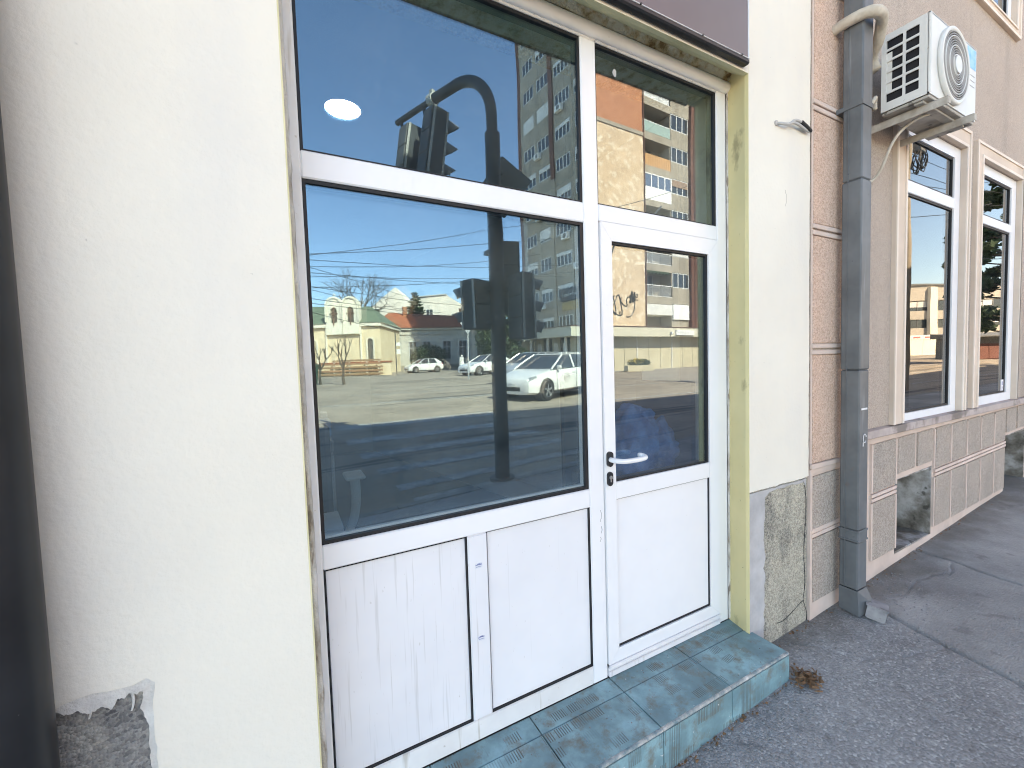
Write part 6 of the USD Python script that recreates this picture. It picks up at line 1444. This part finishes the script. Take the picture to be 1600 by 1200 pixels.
# ------------------------------------------------------------------ overhead cables and poles
def cable(a, b, sag, r=0.011, label='thin black overhead cable against the sky', g='overhead cables strung across the street'):
    a, b = np.array(a), np.array(b); n = 9
    p = [a + (b - a) * s - [0, 0, 4 * sag * s * (1 - s)] for s in np.linspace(0, 1, n)]
    single('overhead_cable', fl(tube(p, r, 4)), m_cable, label, 'cable', g)
def span(a, b, sag, k0=0.35, k1=0.6, label='thin black overhead cable against the sky', g='overhead cables strung across the street'):
    a, b = np.array(a), np.array(b)
    cable(a + (a - b) * k0, b + (b - a) * k1, sag, 0.011, label, g)
for a, b, s in (((0.84, 15.43, 5.47), (11.42, 20.22, 9.16), 0.15), ((0.84, 15.43, 5.49), (11.38, 20.19, 8.29), 0.10), ((0.83, 15.43, 5.38), (11.31, 20.15, 7.05), 0.25), ((0.80, 15.41, 4.70), (11.27, 20.13, 6.33), 0.10),
                ((0.80, 15.41, 4.83), (11.25, 20.12, 5.86), 0.10), ((0.79, 15.40, 4.47), (9.44, 21.03, 4.94), 0.30), ((0.78, 15.40, 4.33), (12.57, 19.45, 6.46), 0.20), ((0.77, 15.39, 4.20), (3.82, 24.03, 5.07), 0.0),
                ((0.76, 15.39, 3.97), (6.37, 22.65, 4.61), 0.15), ((0.81, 15.42, 4.99), (5.46, 23.19, 5.63), 0.0), ((0.82, 15.42, 5.15), (10.37, 20.68, 7.45), 0.30), ((0.75, 15.38, 3.83), (8.91, 21.26, 4.16), 0.20),
                ((0.74, 15.37, 3.56), (5.04, 23.30, 3.71), 0.20)):
    span(a, b, s)
for a, b, s in (((9.87, 10.69, 6.64), (21.34, 15.07, 11.61), 0.30), ((18.16, 5.17, 7.29), (24.06, 5.46, 7.92), 0.15), ((18.19, 5.19, 7.88), (24.09, 5.48, 8.38), 0.15), ((18.14, 5.16, 6.93), (24.05, 5.46, 7.76), 0.15),
                ((18.17, 5.07, 5.72), (24.01, 5.43, 6.94), 0.15), ((20.46, 3.90, 6.53), (26.54, 4.12, 7.44), 0.15), ((20.44, 3.89, 6.06), (26.52, 4.11, 7.14), 0.15), ((20.34, 3.83, 4.31), (26.42, 4.05, 5.13), 0.15)):
    span(a, b, s, 0.1, 0.8, 'thin overhead cable reflected in the tall windows of the brown house', 'overhead cables above the far end of the street')
# utility pole with box and cable coil, seen at the top of the first tall window
ux, uy = 18.15, 5.12; u0 = gz(ux, uy)
upo = thing('utility_pole', 'grey utility pole carrying a dark box and loops of cable', 'pole', rp(ux, uy, u0))
put('pole', fl(tube([(ux, uy, u0 - 0.2), (ux, uy, 9.2)], [0.15, 0.10], 14)), m_conc, upo, smooth=40)
put('box', fl(rbx(ux + 0.18, ux + 0.52, uy - 0.30, uy - 0.05, 7.75, 8.25, 0.02)), m_siggrey, upo)
q_ = np.random.default_rng(4); lo = []
for k in range(9):
    rr = 0.25 + 0.18 * q_.random(); zc = 7.45 + 0.2 * q_.random()
    lo.append(tube([(ux + 0.42 + 0.18 * q_.random() * math.sin(t) + rr * 0.9 * math.cos(t), uy - 0.18 + 0.1 * math.sin(t + k), zc + rr * math.sin(t)) for t in np.linspace(0, 6.28, 22)], 0.014, 5))
put('cable_loops', fl(lo), m_cable, upo)
# street lamp by the tower, thin head seen over the balconies
lx, ly = 15.3, 13.5; l0 = gz(lx, ly)
slp = thing('street_lamp', 'thin street lamp with slim head reaching up before the stacked balconies', 'street lamp', rp(lx, ly, l0))
put('post', fl(tube([(lx, ly, l0), (lx, ly, 7.75)], [0.07, 0.045], 10)), m_sigedge, slp) if False else None
put('arm', fl(tube(curve([(13.6, 14.2, l0), (13.65, 14.2, 5.5), (14.3, 13.95, 7.3), (15.46, 13.45, 7.86)], 24), 0.035, 8)), m_sigbody, slp)
put('head', fl(obox((15.78, 13.32, 8.22), (0.62, -0.28, 0.74), (0.4, 0.9, 0), (-0.7, 0.3, 0.6), 0.42, 0.08, 0.035)), m_sigbody, slp)
# pole with small signs by the old house
px_, py_ = 9.15, 39.2; p0 = gz(px_, py_)
ssp = thing('sign_post', 'slim post with two small white plates before the old house', 'sign post', rp(px_, py_, p0))
put('post', fl(tube([(px_, py_, p0), (px_, py_, 4.6)], 0.05, 8)), m_sigbody, ssp)
put('plate', fl(bx(px_ + 0.06, px_ + 0.45, py_ - 0.02, py_, 3.3, 3.65)), m_white, ssp); put('plate', fl(bx(px_ + 0.06, px_ + 0.45, py_ - 0.02, py_, 2.5, 3.0)), m_white, ssp)
# green bin
bn = thing('waste_bin', 'dark green waste container at the far left of the road', 'bin', rp(1.0, 22.9, gz(1.0, 22.9)))
b0 = gz(1.0, 22.9)
put('body', fl(hull([(1.0 + sx * (0.5 if zz else 0.42), 22.9 + sy * (0.4 if zz else 0.33), b0 + (1.05 if zz else 0.1)) for sx in (-1, 1) for sy in (-1, 1) for zz in (0, 1)])), flat('dark_green_bin', (0.03, 0.06, 0.045), rough=0.6), bn)
put('lid', fl(rbx(0.47, 1.53, 22.47, 23.33, b0 + 1.055, b0 + 1.18, 0.04)), flat('bin_lid', (0.04, 0.07, 0.05), rough=0.5), bn)
# modern block seen in the right hand windows
MF = Frame((62.0, 34.4), -27.8)
mb = thing('office_block', 'long three storey beige office block with dark window strips', 'building', MF.pt(30, 6, 0.8))
put('wall', MF([bx(0, 62, 0.18, 14, 0.2, 10.3)]), m_modern, mb)
for z0, z1 in ((0.3, 4.42), (5.72, 6.85), (8.25, 10.35)):
    for i in range(10): put('cladding_panel', MF(bx(i * 6.2 + 0.01, i * 6.2 + 6.19, 0, 0.175, z0, z1)), m_modern, mb)
for r, z0 in enumerate((4.43, 6.86)):
    for i in range(20):
        w = part('window', mb)
        u0 = i * 3.1
        put('pane', MF(bx(u0 + 0.08, u0 + 3.02, 0.12, 0.17, z0 + 0.02, z0 + 1.26)), m_pane, w)
        put('frame', MF([bx(u0, u0 + 0.08, 0.06, 0.178, z0, z0 + 1.28), bx(u0 + 3.02, u0 + 3.1, 0.06, 0.178, z0, z0 + 1.28), bx(u0 + 1.5, u0 + 1.56, 0.08, 0.119, z0, z0 + 1.28)]), m_siggrey, w)
        if (i * 7 + r * 3) % 5 < 2: put('blind', MF(bx(u0 + 0.1, u0 + 2.98, 0.10, 0.118, z0 + 0.5, z0 + 1.25)), m_shut, w)
for u in (5.0, 22.0, 39.0, 56.0): put('pilaster', MF(bx(u - 0.55, u + 0.55, -0.5, -0.001, 0.2, 10.1)), m_creamw, mb)
put('roof_edge', MF(bx(-0.2, 62.2, -0.2, 14.2, 10.36, 10.6)), m_siggrey, mb)
GF = Frame((63.5, 26.95), -27.8)
hw = thing('hoarding', 'long cream hoarding wall topped by a white and red banded strip', 'wall', GF.pt(15, 0, 0.9))
for i in range(12):
    put('panel', GF(bx(i * 2.6 + 0.01, i * 2.6 + 2.59, 0, 0.1, 0.5, 2.65)), m_creamw, hw)
    put('banner', GF(bx(i * 2.6 + 0.01, i * 2.6 + 2.59, -0.03, 0.08, 2.66, 3.2)), m_white, hw)
    for (a, b) in ((0.2, 0.9), (1.3, 2.2)):
        put('banner_print', GF(bx(i * 2.6 + a, i * 2.6 + b, -0.036, -0.031, 2.82, 3.0)), flat('faded_red_print', (0.55, 0.16, 0.14), rough=0.7) if i == 0 and a == 0.2 else '/World/Looks/faded_red_print', hw)
put('painted_mark', GF([tube([(12.6, -0.03, 1.0), (12.75, -0.03, 2.5)], 0.06, 5), tube([(12.75, -0.03, 2.5), (13.9, -0.03, 1.5)], 0.06, 5), tube([(13.9, -0.03, 1.5), (14.6, -0.03, 2.5)], 0.09, 5)]), m_siggrey, hw)
QF = Frame((54.0, 13.0), -28)
rk = thing('market_shed', 'low shed with red brown front beneath the pine', 'shed', QF.pt(5, 2, 0.8))
for i in range(6): put('front_panel', QF(bx(i * 1.8 + 0.02, i * 1.8 + 1.78, 0, 0.1, 0.4, 1.75)), flat('red_brown_board', (0.17, 0.075, 0.06), rough=0.8) if i == 0 else '/World/Looks/red_brown_board', rk)
put('back', QF(bx(0, 10.8, 0.11, 3.0, 0.4, 2.3)), m_siggrey, rk)
put('roof', QF(hull([(-0.3, -0.6, 2.31), (11.1, -0.6, 2.31), (-0.3, 3.3, 2.31), (11.1, 3.3, 2.31), (-0.3, 3.3, 2.8), (11.1, 3.3, 2.8), (-0.3, -0.6, 2.4), (11.1, -0.6, 2.4)])), m_siggrey, rk)
# low far houses closing the horizon beyond
for i, (u, v, w_, h, m, lab) in enumerate(((-22, 62, 14, 7, m_cream, 'far cream house left of the hall'), (-5, 95, 16, 9, m_whiteh, 'far white block behind the leafless tree'), (36, 85, 20, 9, m_house, 'far grey block behind the dark evergreen bush'), (60, 66, 22, 11, m_conc, 'far concrete block right of the tower'), (100, 40, 20, 8, m_whiteh, 'far pale block beyond the market shed'))):
    f_ = Frame((u, v), -12)
    t = thing('far_house', lab, 'building', f_.pt(w_ / 2, 4, 0.7))
    put('wall', f_(bx(0, w_, 0, 9, 0.2, h)), m, t)
    put('roof', f_(hull([(-0.4, -0.4, h + 0.001), (w_ + 0.4, -0.4, h + 0.001), (-0.4, 9.4, h + 0.001), (w_ + 0.4, 9.4, h + 0.001), (3, 4.5, h + 2), (w_ - 3, 4.5, h + 2)])), m_redroof, t)
    for k in range(int(w_ / 3)):
        w = part('window', t)
        put('pane', f_(bx(k * 3 + 1, k * 3 + 2, -0.03, -0.001, h - 2.6, h - 1.1)), m_pane, w)
        put('frame', f_([bx(k * 3 + 0.9, k * 3 + 1, -0.06, -0.001, h - 2.7, h - 1), bx(k * 3 + 2, k * 3 + 2.1, -0.06, -0.001, h - 2.7, h - 1)]), m_winf, w)
